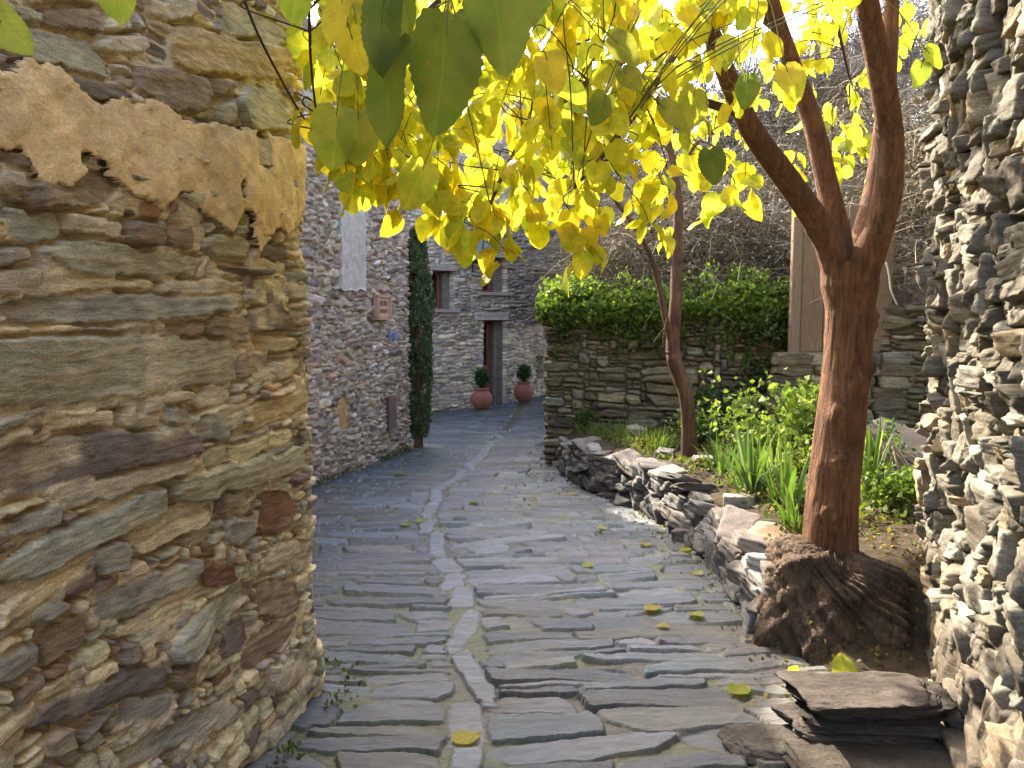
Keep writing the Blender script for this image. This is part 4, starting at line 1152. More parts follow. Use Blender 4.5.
for (a0_, w_, e0_, h0_, dp) in ((-1.62, .24, .42, .22, .30), (-1.0, .2, .10, .2, .30), (-.75, .22, .5, .18, .14), (-2.4, .16, .55, .25, .16)):
    rad = rad - dp * np.exp(-(dang(a0_) / w_) ** 2 - ((EE - e0_) / h0_) ** 2)
cx_e = np.cos(EE) ** .46
ht = .42 - .10 * np.cos(AA) * np.cos(EE)
SX = sc_[0] + .375 * rad * np.cos(AA) * cx_e; SY = sc_[1] + .36 * rad * np.sin(AA) * cx_e; SZ = sc_[2] - .20 + ht * (.6 + .4 * rad) * np.sign(np.sin(EE)) * np.abs(np.sin(EE)) ** .9
cst = np.clip(.85 + .45 * rid + .25 * rid2 + .3 * fbm(np.cos(AA) * 3, np.sin(AA) * 3 + EE * 3, 8, 4), .25, 1.8)[..., None] * np.ones(3)
mb = MB(); mb.add(np.stack([SX, SY, SZ], -1).reshape(-1, 3), [grid_faces(*SX.shape, wrap=True)], cst.reshape(-1, 3))
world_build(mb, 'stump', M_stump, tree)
FK = at(849, 262, TY + .05)
limbs = [
    ([at(842, 285, 4.25), at(826, 238, 4.22), at(795, 190, 4.12), at(757, 138, 3.98), at(735, 95, 3.88), at(712, 35, 3.72), at(690, -30, 3.55), at(660, -120, 3.3)], [.10, .092, .080, .070, .062, .052, .04, .025]),
    ([at(846, 290, 4.28), at(838, 235, 4.32), at(826, 180, 4.35), at(812, 120, 4.35), at(790, 60, 4.3), at(772, 5, 4.2), at(750, -80, 4.0), at(735, -180, 3.8)], [.09, .084, .072, .066, .060, .052, .042, .028]),
    ([at(856, 290, 4.2), at(872, 245, 4.12), at(888, 190, 4.05), at(889, 130, 4.0), at(880, 70, 3.9), at(868, 10, 3.8), at(860, -60, 3.65), at(840, -180, 3.4)], [.11, .10, .088, .080, .074, .066, .055, .035]),
    ([at(852, 290, 4.36), at(864, 232, 4.46), at(876, 180, 4.55), at(885, 110, 4.62), at(890, 40, 4.65), at(893, -20, 4.6), at(900, -100, 4.5)], [.08, .076, .070, .064, .056, .045, .03])]
nodes = []
for i, (pts, rr) in enumerate(limbs):
    P = smooth_path(pts, 110); R = .80 * np.interp(np.linspace(0, 1, 110), np.linspace(0, 1, len(rr)), rr)
    mb = MB(); bark_tube(mb, P, R, 44, .05, [(.35, 1.0, .03, .12), (.8, -2, .03, .1)], 30 + i, 6)
    world_build(mb, 'branch', M_bark, tree)
    nodes += [(p, r_) for p, r_ in zip(P[40::4], R[40::4])]
# secondary boughs
boughs = [
    [at(722, 60, 3.8), at(700, 18, 3.55), at(672, 58, 3.35), at(645, 100, 3.2), at(612, 145, 3.05), at(574, 188, 2.95)],
    [at(712, 35, 3.72), at(660, 40, 3.4), at(600, 75, 3.2), at(540, 120, 3.05), at(508, 165, 3.0), at(490, 205, 2.95)],
    [at(690, -30, 3.55), at(600, -60, 3.3), at(500, -40, 3.1), at(420, 20, 3.0), at(370, 90, 2.95), at(340, 180, 2.95)],
    [at(660, -120, 3.3), at(520, -170, 2.9), at(400, -150, 2.5), at(320, -60, 2.3), at(310, 40, 2.5), at(318, 130, 2.9)],
    [at(745, 115, 3.93), at(690, 100, 3.85), at(640, 110, 3.8), at(600, 150, 3.75), at(560, 180, 3.7)],
    [at(660, -120, 3.3), at(560, -260, 2.6), at(480, -260, 1.9), at(430, -160, 1.5), at(440, -20, 1.32)],
    [at(772, 5, 4.2), at(800, -60, 4.4), at(830, 0, 4.8), at(850, 80, 5.1)],
    [at(780, 30, 4.25), at(700, -20, 4.4), at(620, 20, 4.5), at(540, 70, 4.5), at(470, 130, 4.45)],
    [at(735, -180, 3.8), at(560, -260, 3.9), at(420, -180, 4.0), at(350, -40, 4.0), at(330, 60, 4.0)],
    [at(480, -260, 1.9), at(200, -300, 1.6), at(60, -160, 1.5), at(20, -40, 1.45)],
]
M_twigb = M_twig
for i, pts in enumerate(boughs):
    P = smooth_path(pts, 70); R = np.linspace(.024, .006, 70) if i not in (3, 9) else np.linspace(.012, .003, 70)
    mb = MB(); bark_tube(mb, P, R, 12, .06, (), 60 + i, 3)
    world_build(mb, 'branch', M_bark if i < 2 else M_twig, tree)
    nodes += [(p, r_) for p, r_ in zip(P[6::3], R[6::3])]
NP = np.array([n_[0] for n_ in nodes])

rl = np.random.default_rng(101)
crown = MB(); twigs = MB()
def twig(px, py, Y, nl, L=.30, down=.7, pal=YEL, size=(.076, .116), link=True, spread=1.0):
    tipp = at(px, py, Y)
    d = np.array([rl.normal(0, .5), rl.normal(0, .5), -down]); d /= np.linalg.norm(d)
    p0 = tipp - d * L
    pts = [p0, p0 + d * L * .5 + [0, 0, .03], tipp]
    if link:
        k = int(np.argmin(np.linalg.norm(NP - p0, axis=1)))
        q = NP[k]; g = np.linalg.norm(q - p0)
        if g > .03:
            mid = (q + p0) / 2 + np.array([rl.normal(0, .05), rl.normal(0, .05), .06 * g])
            pts = [q, mid] + pts
    P = smooth_path(pts, 6 * len(pts)); add_tube(twigs, P, np.linspace(.0032, .0014, len(P)), 5, (.075, .042, .024))
    P2 = smooth_path(pts[-3:], 20)
    for j in range(nl):
        f = (j + rl.uniform(.2, .9)) / nl
        b = P2[min(19, int((.12 + .88 * f) * 19))]
        side = (1 if j % 2 else -1)
        az = rl.uniform(0, 2 * PI)
        pet = np.array([math.cos(az), math.sin(az), -.35 + rl.normal(0, .2)]) * rl.uniform(.03, .06)
        base = b + pet
        tip = np.array([math.cos(az) * .45, math.sin(az) * .45, -1.0 * rl.uniform(.5, 1.3)]) + rl.normal(0, .25, 3)
        nrm = np.array([math.cos(az), math.sin(az), .55]) * (1 if rl.random() < .8 else -1) + rl.normal(0, .45, 3)
        c = np.array(pal[rl.integers(len(pal))]) * rl.uniform(.85, 1.12)
        sz = rl.uniform(*size)
        add_leaf(crown, base, tip, nrm, sz, c, rl)
        add_tube(twigs, np.array([b, b + pet * .6 + [0, 0, .004], base + tip / np.linalg.norm(tip) * sz * .02]), .0012, 4, (.34, .33, .07), cap=False)

def inpoly(x, y, P):
    c = False
    for (a, b) in zip(P, P[1:] + P[:1]):
        if (a[1] > y) != (b[1] > y) and x < (b[0] - a[0]) * (y - a[1]) / (b[1] - a[1]) + a[0]: c = not c
    return c
def fill(poly, n, Yr, nl=(5, 8), **kw):
    xs = [p[0] for p in poly]; ys_ = [p[1] for p in poly]
    k = 0
    while k < n:
        x, y = rl.uniform(min(xs), max(xs)), rl.uniform(min(ys_), max(ys_))
        if inpoly(x, y, poly):
            twig(x, y, rl.uniform(*Yr), int(rl.integers(*nl)), **kw); k += 1
# dense part of the crown that hangs over the lane
fill([(318, 20), (330, 150), (350, 200), (400, 180), (440, 215), (500, 230), (560, 200), (600, 200), (640, 150), (660, 60), (700, -40), (330, -40)], 80, (2.6, 4.4), nl=(5, 9))
fill([(380, -40), (400, 150), (480, 200), (600, 170), (690, 60), (700, -60)], 12, (4.4, 6.0), nl=(6, 9))  # farther leaves, put in to deepen the crown and shade the right wall
fill([(330, 60), (345, 185), (420, 190), (500, 215), (570, 200), (620, 150), (640, 40), (400, 30)], 40, (2.7, 3.6), nl=(6, 9))
fill([(640, -30), (650, 110), (700, 130), (760, 110), (790, 0)], 17, (3.0, 4.2))
fill([(730, -30), (740, 60), (830, 70), (880, 0)], 13, (4.4, 5.4), nl=(4, 7))
fill([(800, 60), (800, 210), (880, 200), (880, 60)], 11, (5.0, 6.0), nl=(4, 6), size=(.09, .12), pal=YEL + OLV)
fill([(860, -20), (955, -20), (945, 70), (895, 75)], 5, (5.0, 5.8), nl=(4, 6), size=(.09, .12))
fill([(440, 90), (450, 210), (560, 225), (575, 90)], 12, (4.4, 5.8), nl=(6, 9))  # leaf clusters added across the sun's path to shade the right wall
fill([(670, -40), (690, 70), (860, 60), (870, -40)], 10, (3.3, 4.6), nl=(6, 9))
fill([(640, -10), (650, 150), (740, 190), (900, 190), (900, -10)], 15, (5.2, 6.4), nl=(5, 8), size=(.08, .11))
# lower hanging sprays
for (x, y, Y, n_) in ((352, 200, 2.9, 7), (372, 190, 2.9, 6), (328, 148, 2.9, 5), (345, 160, 2.85, 6), (440, 222, 3.0, 7), (455, 235, 2.95, 6), (425, 200, 3.0, 6), (500, 240, 2.9, 7), (515, 262, 2.9, 5),
                      (490, 215, 2.9, 6), (540, 225, 3.0, 6), (586, 268, 2.95, 6), (600, 250, 3.0, 4), (565, 215, 3.0, 5), (615, 185, 3.1, 4), (575, 170, 3.1, 6), (655, 240, 3.25, 5), (640, 200, 3.3, 4), (668, 205, 3.3, 4),
                      (712, 222, 3.5, 3), (745, 205, 3.6, 3), (320, 95, 2.8, 5), (345, 60, 2.6, 4), (625, 120, 3.2, 6), (655, 150, 3.3, 4), (700, 190, 3.5, 2), (405, 215, 3.0, 5)):
    twig(x, y, Y, n_ + 2, L=.24, down=1.2)
# overhead part of the crown, out of the frame, that dapples the light
fill([(150, -80), (250, -500), (800, -500), (950, -100), (700, -40), (330, -40)], 34, (2.4, 4.6), nl=(6, 9))
fill([(200, -150), (200, -700), (800, -700), (800, -150)], 14, (1.3, 2.4), nl=(6, 9), pal=YEL + OLV)
# single leaves closest to the viewer: (base px, tip px, depth, colour)
GRN = (.15, .18, .025); MID = (.20, .24, .03)
NEAR = [((447, 24), (440, 132), 1.30, GRN), ((396, 42), (376, 146), 1.36, (.145, .17, .025)), ((385, -8), (378, 72), 1.34, (.13, .16, .025)), ((492, -30), (508, 70), 1.32, (.16, .19, .03)), ((455, 15), (470, 70), 1.42, (.16, .19, .03)),
        ((530, -40), (525, 28), 1.5, (.13, .17, .03)), ((302, -28), (288, 24), 1.3, (.30, .34, .04)), ((-8, 12), (28, 52), 1.25, (.36, .38, .07)), ((112, -34), (120, 22), 1.3, (.38, .40, .06)), ((405, -30), (400, 40), 1.4, (.16, .2, .03)),
        ((612, 38), (640, 62), 2.1, (.20, .20, .035)), ((710, 150), (716, 184), 2.5, (.14, .17, .03)), ((748, 76), (746, 110), 2.4, (.13, .17, .035)), ((660, 105), (690, 128), 2.4, (.33, .32, .05)), ((606, 95), (592, 125), 2.5, (.19, .2, .03)),
        ((785, 66), (800, 100), 2.3, (.52, .42, .05)), ((695, 90), (686, 130), 2.6, (.42, .40, .05)), ((925, 50), (945, 66), 2.6, (.30, .36, .04)), ((922, 62), (918, 88), 2.6, (.22, .27, .04)), ((350, 30), (362, 75), 1.9, (.55, .42, .04)), ((345, -5), (325, 42), 1.8, (.6, .48, .05)),
        ((337, 110), (330, 170), 2.2, (.40, .40, .05)), ((358, 112), (360, 165), 2.25, (.38, .36, .05)), ((425, 165), (405, 210), 2.6, (.5, .48, .05)), ((622, 70), (640, 88), 2.2, (.22, .22, .03)), ((830, -4), (842, 22), 2.3, (.36, .38, .05)), ((545, 55), (560, 90), 2.4, (.6, .45, .04))]
for (b_, t_, Y, c) in NEAR:
    B_ = at(*b_, Y); T_ = at(*t_, Y + rl.normal(0, .02))
    tip = T_ - B_; s_ = np.linalg.norm(tip)
    nrm = np.array([rl.normal(0, .35), -1, .35 + rl.normal(0, .2)])
    add_leaf(crown, B_, tip, nrm, s_, np.array(c), rl, LTH, (.66 if b_[0] < 400 else .80) if Y < 1.45 and b_[0] > 350 else .95)
    k = int(np.argmin(np.linalg.norm(NP - B_, axis=1))); q = NP[k]
    pt = B_ - tip * .25 + np.array([0, 0, .03])
    P = smooth_path([q, (q + pt) / 2 + [0, 0, .05], pt, B_ + tip * .02], 16)
    add_tube(twigs, P, np.linspace(.0032, .0014, 16), 5, (.16, .15, .05))
world_build(crown, 'crown', M_leaf, tree)
world_build(twigs, 'twigs', simple_mat('twig_mix', (1, 1, 1), .7, .3, 40, .3, use_attr=True), tree)

# ------------------------------------------------------------------ slim tree in the bed
s0 = at(688, 464, 7.5)
slim = thing('young_tree', 'slim forked young tree with kinked trunk in the middle of the bed', 'tree', (s0[0], s0[1], float(bed_z(s0[0], s0[1]))))
P = smooth_path([at(688, 475, 7.5), at(689, 430, 7.5), at(685, 390, 7.5), at(675, 362, 7.5), at(673, 340, 7.52), at(676, 300, 7.55), at(677, 250, 7.6), at(678, 200, 7.65), at(670, 150, 7.7), at(655, 90, 7.7), at(640, 30, 7.8)], 130)
R = np.interp(np.linspace(0, 1, 130), [0, .12, .3, .45, .7, 1], [.085, .072, .07, .062, .042, .02])
mb = MB(); bark_tube(mb, P, R, 28, .07, [(.95, .5, .05, .5), (1.15, 2.5, .05, .4), (.5, -1.5, .04, .3)], 90, 4); world_build(mb, 'trunk', M_slim, slim)
slim_nodes = [P[60:]]
for pts, r0 in (([at(672, 345, 7.5), at(666, 320, 7.45), at(655, 270, 7.4), at(640, 235, 7.3), at(615, 200, 7.2), at(595, 170, 7.1)], .034), ([at(671, 352, 7.5), at(664, 352, 7.4), at(664, 335, 7.35), at(668, 310, 7.4)], .014),
                ([at(674, 180, 7.66), at(700, 140, 7.7), at(730, 120, 7.8)], .02), ([at(668, 140, 7.7), at(640, 110, 7.6), at(610, 90, 7.5)], .02)):
    Q = smooth_path(pts, 50); mb = MB(); bark_tube(mb, Q, np.linspace(r0, r0 * .35, 50), 14, .07, (), 95, 3); world_build(mb, 'branch', M_slim, slim); slim_nodes.append(Q[15:])
SN = np.vstack(slim_nodes)
mb = MB(); mt = MB()
for k in range(60):
    q = SN[rl.integers(len(SN))] + rl.normal(0, .28, 3) * [1, 1, .8]
    if q[2] < at(677, 236, 7.5)[2]: continue
    b = SN[np.argmin(np.linalg.norm(SN - q, axis=1))]
    P = smooth_path([b, (b + q) / 2 + [0, 0, .06], q], 9); add_tube(mb, P, np.linspace(.006, .002, 9), 4, (.07, .045, .025))
    for j in range(int(rl.integers(2, 5))):
        az = rl.uniform(0, 2 * PI); p_ = P[rl.integers(4, 9)] + rl.normal(0, .04, 3)
        add_leaf(mb, p_, [math.cos(az) * .5, math.sin(az) * .5, -1], [math.cos(az), math.sin(az), .5], rl.uniform(.10, .15), np.array(YEL[rl.integers(6)]), rl)
world_build(mb, 'crown', M_leaf, slim)
# ------------------------------------------------------------------ small-leaf helper
def quad_leaves(mb, P, size, r, cols, up=.3, aspect=1.6, bend=.25):
    """many small pointed leaves, two triangles pairs each, folded on the midrib"""
    n = len(P); P = np.asarray(P, float)
    tip = r.normal(size=(n, 3)); tip[:, 2] += up; tip /= np.linalg.norm(tip, axis=1, keepdims=True)
    nr = r.normal(size=(n, 3)); nr -= tip * (nr * tip).sum(1, keepdims=True); nr /= np.linalg.norm(nr, axis=1, keepdims=True)
    sd_ = np.cross(tip, nr)
    s = (size * r.uniform(.6, 1.3, n))[:, None] if np.isscalar(size) else np.asarray(size)[:, None]
    a = P; b = P + tip * s; m1 = P + tip * s * .45 + sd_ * s * .5 / aspect + nr * s * bend * .5; m2 = P + tip * s * .45 - sd_ * s * .5 / aspect + nr * s * bend * .5
    V = np.stack([a, m1, b, m2], 1).reshape(-1, 3)
    i = np.arange(n)[:, None] * 4
    F_ = np.vstack([i + [0, 1, 2], i + [0, 2, 3]])
    cols = np.asarray(cols)
    c = cols[r.integers(len(cols), size=n)] * r.uniform(.75, 1.25, (n, 1))
    uv = np.stack([np.tile([0, .3, 0, -.3], n), np.tile([0, .45, 1, .45], n), np.repeat(r.uniform(0, 30, n), 4)], 1)
    mb.add(V, F_, np.repeat(c, 4, 0), uv)
M_green = leaf_mat('green_leaf', .45, .55, .3, (.95, 1.0, .5))
M_cyp = simple_mat('cypress_scale', (1, 1, 1), .85, .15, 30, .3, use_attr=True)

# ------------------------------------------------------------------ cypress at the corner of the house
rc = np.random.default_rng(55)
cb = ground(416, 447); CYY = 11.35
cb = np.array([at(418, 440, CYY)[0], CYY, 0]); cb[2] = float(gz(cb[0], cb[1]))
cyp = thing('cypress_tree', 'tall narrow dark green cypress against the corner of the rubble house', 'tree', cb)
mb = MB(); P = smooth_path([cb + [0, 0, -.1], cb + [.02, .0, 1.0], cb + [0, .02, 2.2], cb + [.02, 0, 3.2]], 30)
bark_tube(mb, P, np.linspace(.075, .02, 30), 16, .06, (), 3, 4); world_build(mb, 'trunk', M_slim, cyp)
mb = MB()
topz_ = at(415, 232, CYY)[2]
n = 24000
hz = rc.uniform(0, 1, n) ** .9
zz = cb[2] + .12 + (topz_ - cb[2] - .10) * hz
rad0 = .205 * np.clip(np.sin(PI * np.clip(hz * .90 + .08, 0, 1)) ** .5, 0, 1) + .02
az = rc.uniform(0, 2 * PI, n)
rr = rad0 * rc.uniform(.0, 1, n) ** .35 * (1 + .55 * fbm(np.cos(az) * 1.6 + 5, np.sin(az) * 1.6 + zz * 3.5, 4, 4))
keep = fbm(np.cos(az) * 2.4 + zz * 1.0, np.sin(az) * 2.4 + zz * 6, 8, 3) > -.16
PP = np.stack([cb[0] + rr * np.cos(az), cb[1] + rr * np.sin(az), zz], 1)[keep]
quad_leaves(mb, PP, .062, rc, [(.055, .08, .03), (.075, .105, .036), (.105, .13, .055), (.14, .16, .08)], up=1.9, aspect=3.2)
world_build(mb, 'crown', M_cyp, cyp)

# ------------------------------------------------------------------ potted shrubs by the door
def lathe(mb, prof, c, n=32, col=(1, 1, 1)):
    pr_ = np.asarray(prof, float); a = np.arange(n) * 2 * PI / n
    V = np.stack([c[0] + pr_[:, :1] * np.cos(a), c[1] + pr_[:, :1] * np.sin(a), c[2] + pr_[:, 1:] + 0 * a], -1)
    mb.add(V.reshape(-1, 3), [grid_faces(len(pr_), n, wrap=True)], col, np.stack([a * .3 + 0 * pr_[:, :1], pr_[:, 1:] + 0 * a, 0 * V[..., 0]], -1).reshape(-1, 3))
M_pot = simple_mat('terracotta_pot', (.24, .085, .055), .7, .3, 9, .3, .2, .01)
for (px_, Y, lab, s_) in ((481.5, 17.2, 'rounded terracotta pot with clipped green shrub standing left of the red door', 1.0), (524.0, 18.4, 'rounded terracotta pot with small shrub standing right of the red door', .98)):
    c = at(px_, 405, Y); c[2] = float(gz(c[0], c[1])) + .01
    pot = thing('potted_plant', lab, 'potted plant', c, group='pots beside the door')
    mb = MB(); lathe(mb, [(.0, .02), (.11 * s_, .0), (.14 * s_, .02), (.205 * s_, .10), (.245 * s_, .21), (.235 * s_, .31), (.185 * s_, .39), (.15 * s_, .42), (.15 * s_, .44), (.175 * s_, .45), (.18 * s_, .485), (.155 * s_, .49), (.14 * s_, .44), (0, .43)], c)
    world_build(mb, 'pot', M_pot, pot)
    mb = MB(); n = 1500
    d = rc.normal(size=(n, 3)); d /= np.linalg.norm(d, axis=1, keepdims=True)
    q = d * (rc.uniform(.2, 1, n) ** .4)[:, None] * [.155, .155, .20] * (1 + .6 * fbm(d[:, 0] * 2 + px_, d[:, 1] * 2 + d[:, 2] * 2, 3, 3))[:, None] + c + [0, 0, .70 * s_]
    quad_leaves(mb, q, .05, rc, [(.03, .06, .015), (.045, .08, .02), (.06, .10, .03)], up=.5)
    add_tube(mb, [c + [0, 0, .42], c + [0, 0, .62]], .018, 6, (.10, .06, .03))
    world_build(mb, 'shrub', M_green, pot)

# ------------------------------------------------------------------ lantern on the far house
ul = px_on_wall(PF, 471, 240)
M_iron = simple_mat('black_iron', (.02, .02, .022), .45, .5, 40, .15)
M_lglass = NT('lantern_glass'); g_ = M_lglass.bsdf((.62, .66, .72), .25, .5); g_.inputs['Transmission Weight'].default_value = .35; M_lglass = M_lglass.done(g_.outputs[0])
wp = wall_point(PF, np.array([ul[0]]), np.array([ul[1]]), np.array([.06]))[0]; wn_ = np.append(PF.n(np.array([ul[0]]))[0], 0)
lc = at(476.5, 245, wp[1] - .42)
lamp = thing('wall_lantern', 'black iron lantern with pale glass on a bracket high on the far house', 'lantern', wp)
mb = MB()
for z0, z1 in ((0, 0),):
    add_tube(mb, smooth_path([wp + [0, 0, -.75], wp + [0, 0, .35]], 4), .016, 6)
    add_tube(mb, smooth_path([wp + [0, 0, -.1], wp - wn_ * -.15 + [0, 0, .15], wp * .4 + lc * .6 + [0, 0, .32], lc + [0, 0, .36]], 16), .016, 6)
world_build(mb, 'bracket', M_iron, lamp)
mb = MB(); K = 1.5; lc = lc - np.array([0, 0, .06])
for k in range(4):
    a = k * PI / 2 + PI / 4
    add_tube(mb, [lc + K * np.array([.10 * math.cos(a), .10 * math.sin(a), -.20]), lc + K * np.array([.17 * math.cos(a), .17 * math.sin(a), .14])], .013, 4)
lathe(mb, K * np.array([(.0, -.24), (.03, -.23), (.11, -.20), (.11, -.185), (0, -.185)]), lc, 4)
lathe(mb, K * np.array([(.20, .14), (.205, .16), (.10, .23), (.05, .25), (.04, .28), (0, .29)]), lc, 4); lathe(mb, K * np.array([(.0, .14), (.20, .14)]), lc, 4)
world_build(mb, 'lantern_frame', M_iron, lamp, smooth=False)
mb = MB(); lathe(mb, K * np.array([(.085, -.185), (.145, .138)]), lc, 4); 
world_build(mb, 'glass', M_lglass, lamp, smooth=False)

# ------------------------------------------------------------------ ivy on the garden wall
ri = np.random.default_rng(77)
ivy = MB(); n = 9500
uu = ri.uniform(PG.find((3.25, 8.9)), PG.find((.46, 9.85)) + .55, n)
hang = .02 + .20 * np.clip(fbm(uu * 1.5, uu * 0 + 2, 5, 4) + .55, .0, 1.4) * (1 + .6 * (vn(uu * 7, uu * 0, 6) - .5))
topb = .02 + .38 * np.clip(vn(uu * 2.1, uu * 0 + 9, 6) * 1.1 + .35 * fbm(uu * 6, uu * 0, 7, 3) - .1, 0, 1)
vv = 1.76 + np.where(ri.random(n) < .55, ri.uniform(0, 1, n) ** 1.3 * -hang, ri.uniform(-.05, 1, n) * topb)
dd_ = np.where(vv < 1.76, ri.uniform(.05, .13, n), ri.uniform(-.75, .14, n))
P = wall_point(PG, uu, vv, dd_)
quad_leaves(ivy, P, .074, ri, [(.16, .23, .035), (.22, .29, .05), (.30, .36, .07), (.10, .15, .03)], up=.5, aspect=1.25)
# trailing shoots lower down the face
for k in range(85):
    u0_ = ri.uniform(PG.find((3.25, 8.9)), PG.find((.46, 9.85)) - .05); L = ri.uniform(.15, .75) * ri.choice([.6, 1.0])
    t_ = np.linspace(0, 1, int(L * 60)); P = wall_point(PG, u0_ + .1 * fbm(t_ * 3, t_ * 0 + k, k, 2), 1.75 - t_ * L, np.full(len(t_), .075) + ri.uniform(0, .03, len(t_)))
    quad_leaves(ivy, P, .06, ri, [(.10, .14, .025), (.14, .19, .035)], up=-.3, aspect=1.25)
    add_tube(ivy, P, .003, 3, (.07, .05, .02), cap=False)
# loose shoots standing up from the top
for k in range(70):
    u0_ = ri.uniform(PG.find((3.25, 8.9)), PG.find((.46, 9.85)) + .3); L = ri.uniform(.15, .5); t_ = np.linspace(0, 1, 12)
    P = wall_point(PG, u0_ + ri.normal(0, .15) * t_, 1.85 + t_ * L - .2 * t_ ** 2 * L, ri.uniform(-.5, .1) + ri.normal(0, .15) * t_)
    quad_leaves(ivy, np.repeat(P, 2, 0) + ri.normal(0, .02, (24, 3)), .06, ri, [(.20, .27, .05), (.26, .32, .07), (.15, .21, .04)], up=.3, aspect=1.3); add_tube(ivy, P, .003, 3, (.12, .11, .04), cap=False)
# climbing clump at the right end of the wall
n = 2600; q = np.stack([ri.normal(3.02, .16, n), ri.normal(8.85, .10, n), .5 + ri.uniform(0, 1, n) ** 1.2 * 1.5], 1)
q = q[fbm(q[:, 0] * 4, q[:, 2] * 4, 4, 3) > -.1]
quad_leaves(ivy, q, .055, ri, [(.05, .075, .02), (.08, .11, .025), (.10, .12, .03)], up=.2, aspect=1.3)
tag(ivy.build('ivy', M_green, loc=(2.0, 9.4, 1.7)), 'bright green ivy spilling over the top of the garden wall', 'ivy')

# ------------------------------------------------------------------ weathered timber door behind the tree
M_timber = simple_mat('weathered_timber', (1, 1, 1), .85, .2, 9, .35, .5, .006, stretch=(9, 9, .7), use_attr=True)
dY = 8.55
x0_, x1_ = at(801, 300, dY)[0], at(893, 300, dY)[0]; zb, zt = at(840, 352, dY)[2], at(840, 204, dY)[2]
td = thing('timber_door', 'weathered pale timber door of vertical boards behind the leaning tree', 'door', ((x0_ + x1_) / 2, dY, zb))
rd = np.random.default_rng(8)
w_ = (x1_ - x0_) / 4
for k in range(4):
    mb = MB(); add_box(mb, (x0_ + k * w_ + .004, dY + rd.uniform(0, .01), zb), (x0_ + (k + 1) * w_ - .004, dY + .04, zt - rd.uniform(0, .03)), np.array([.25, .155, .088]) * rd.uniform(.8, 1.15), bev=.006)
    world_build(mb, 'board', M_timber, td, smooth=False)
mb = MB(); add_box(mb, (x0_ - .11, dY - .03, zb - .1), (x0_ - .006, dY + .07, zt + .05), (.24, .16, .095), bev=.012); world_build(mb, 'post', M_timber, td, smooth=False)
for z_ in (zb + .35, zt - .25):
    mb = MB(); add_box(mb, (x0_ + .02, dY + .042, z_), (x1_ - .02, dY + .075, z_ + .11), (.27, .18, .11), bev=.006); world_build(mb, 'ledge', M_timber, td, smooth=False)

# ------------------------------------------------------------------ bramble thicket and dry bushes on the hillside
rt = np.random.default_rng(88)
th = MB()
def thicket(mb, n, xr, yr, hgt, r, dens=None, wid=.006, Lr=(.4, 1.1)):
    x = r.uniform(*xr, n); y = r.uniform(*yr, n)
    gz_ = hill_z(x, y); ok = gz_ > .2
    x, y, gz_ = x[ok], y[ok], np.minimum(gz_[ok], 6.1); n = len(x)
    h = hgt * (.55 + .9 * vn(x * .8, y * .8, 5)) * r.uniform(0, 1, n) ** .7
    p = np.stack([x, y, gz_ + h], 1)
    d = r.normal(size=(n, 3)); d[:, 2] = np.abs(d[:, 2]) * .6; d /= np.linalg.norm(d, axis=1, keepdims=True)
    L = r.uniform(*Lr, n)[:, None]
    sdv = np.cross(d, r.normal(size=(n, 3))); sdv /= np.linalg.norm(sdv, axis=1, keepdims=True)
    bd = r.normal(size=(n, 3)) * .25
    w = (wid * r.uniform(.5, 1.3, n))[:, None]
    V = []
    for f in (0, .33, .66, 1):
        c = p + d * L * f + (bd + [0, 0, -.35]) * L * f * f
        V += [c - sdv * w * (1 - .7 * f), c + sdv * w * (1 - .7 * f)]
    V = np.stack(V, 1).reshape(-1, 3); i = np.arange(n)[:, None] * 8
    F_ = np.vstack([i + [0, 1, 3, 2], i + [2, 3, 5, 4], i + [4, 5, 7, 6]])
    pal = np.array([(.23, .18, .125), (.30, .24, .17), (.14, .11, .08), (.38, .32, .25), (.17, .13, .075)])
    c = pal[r.integers(5, size=n)] * r.uniform(.7, 1.2, (n, 1))
    mb.add(V, F_, np.repeat(c, 8, 0))
    m = int(n * 3.2); k = r.integers(n, size=m)
    quad_leaves(mb, p[k] + r.normal(0, .2, (m, 3)), .05, r, [(.23, .18, .10), (.30, .25, .14), (.16, .14, .06), (.14, .15, .05), (.40, .35, .24), (.10, .085, .05)], up=-.2, aspect=1.5)
thicket(th, 11000, (.9, 5.2), (9.6, 13.5), 1.3, rt)
thicket(th, 9000, (1.5, 9), (13, 19), 1.8, rt, wid=.010, Lr=(.6, 1.6))
thicket(th, 7500, (3.7, 6.5), (5.6, 9.6), 1.7, rt)
tag(th.build('bramble_thicket', simple_mat('dry_bramble', (1, 1, 1), .9, .1, 40, .25, use_attr=True), loc=(3, 11, 2)), kind='stuff')
# green growth along the top of the bank, behind the ivy
gb = MB(); n = 9000
x = rt.uniform(1.0, 4.2, n); y = rt.uniform(9.3, 11.0, n); z = hill_z(x, y); ok = z > .5
h = (.50 * vn(x * 1.7, y * 1.7, 8)) * rt.uniform(0, 1, n)
P = np.stack([x, y, z + h], 1)[ok]
quad_leaves(gb, P, .06, rt, [(.09, .14, .025), (.14, .19, .035), (.18, .21, .06), (.20, .17, .07)], up=.6, aspect=1.7)
tag(gb.build('undergrowth', M_green, loc=(2.5, 10, 1.7)), kind='stuff')

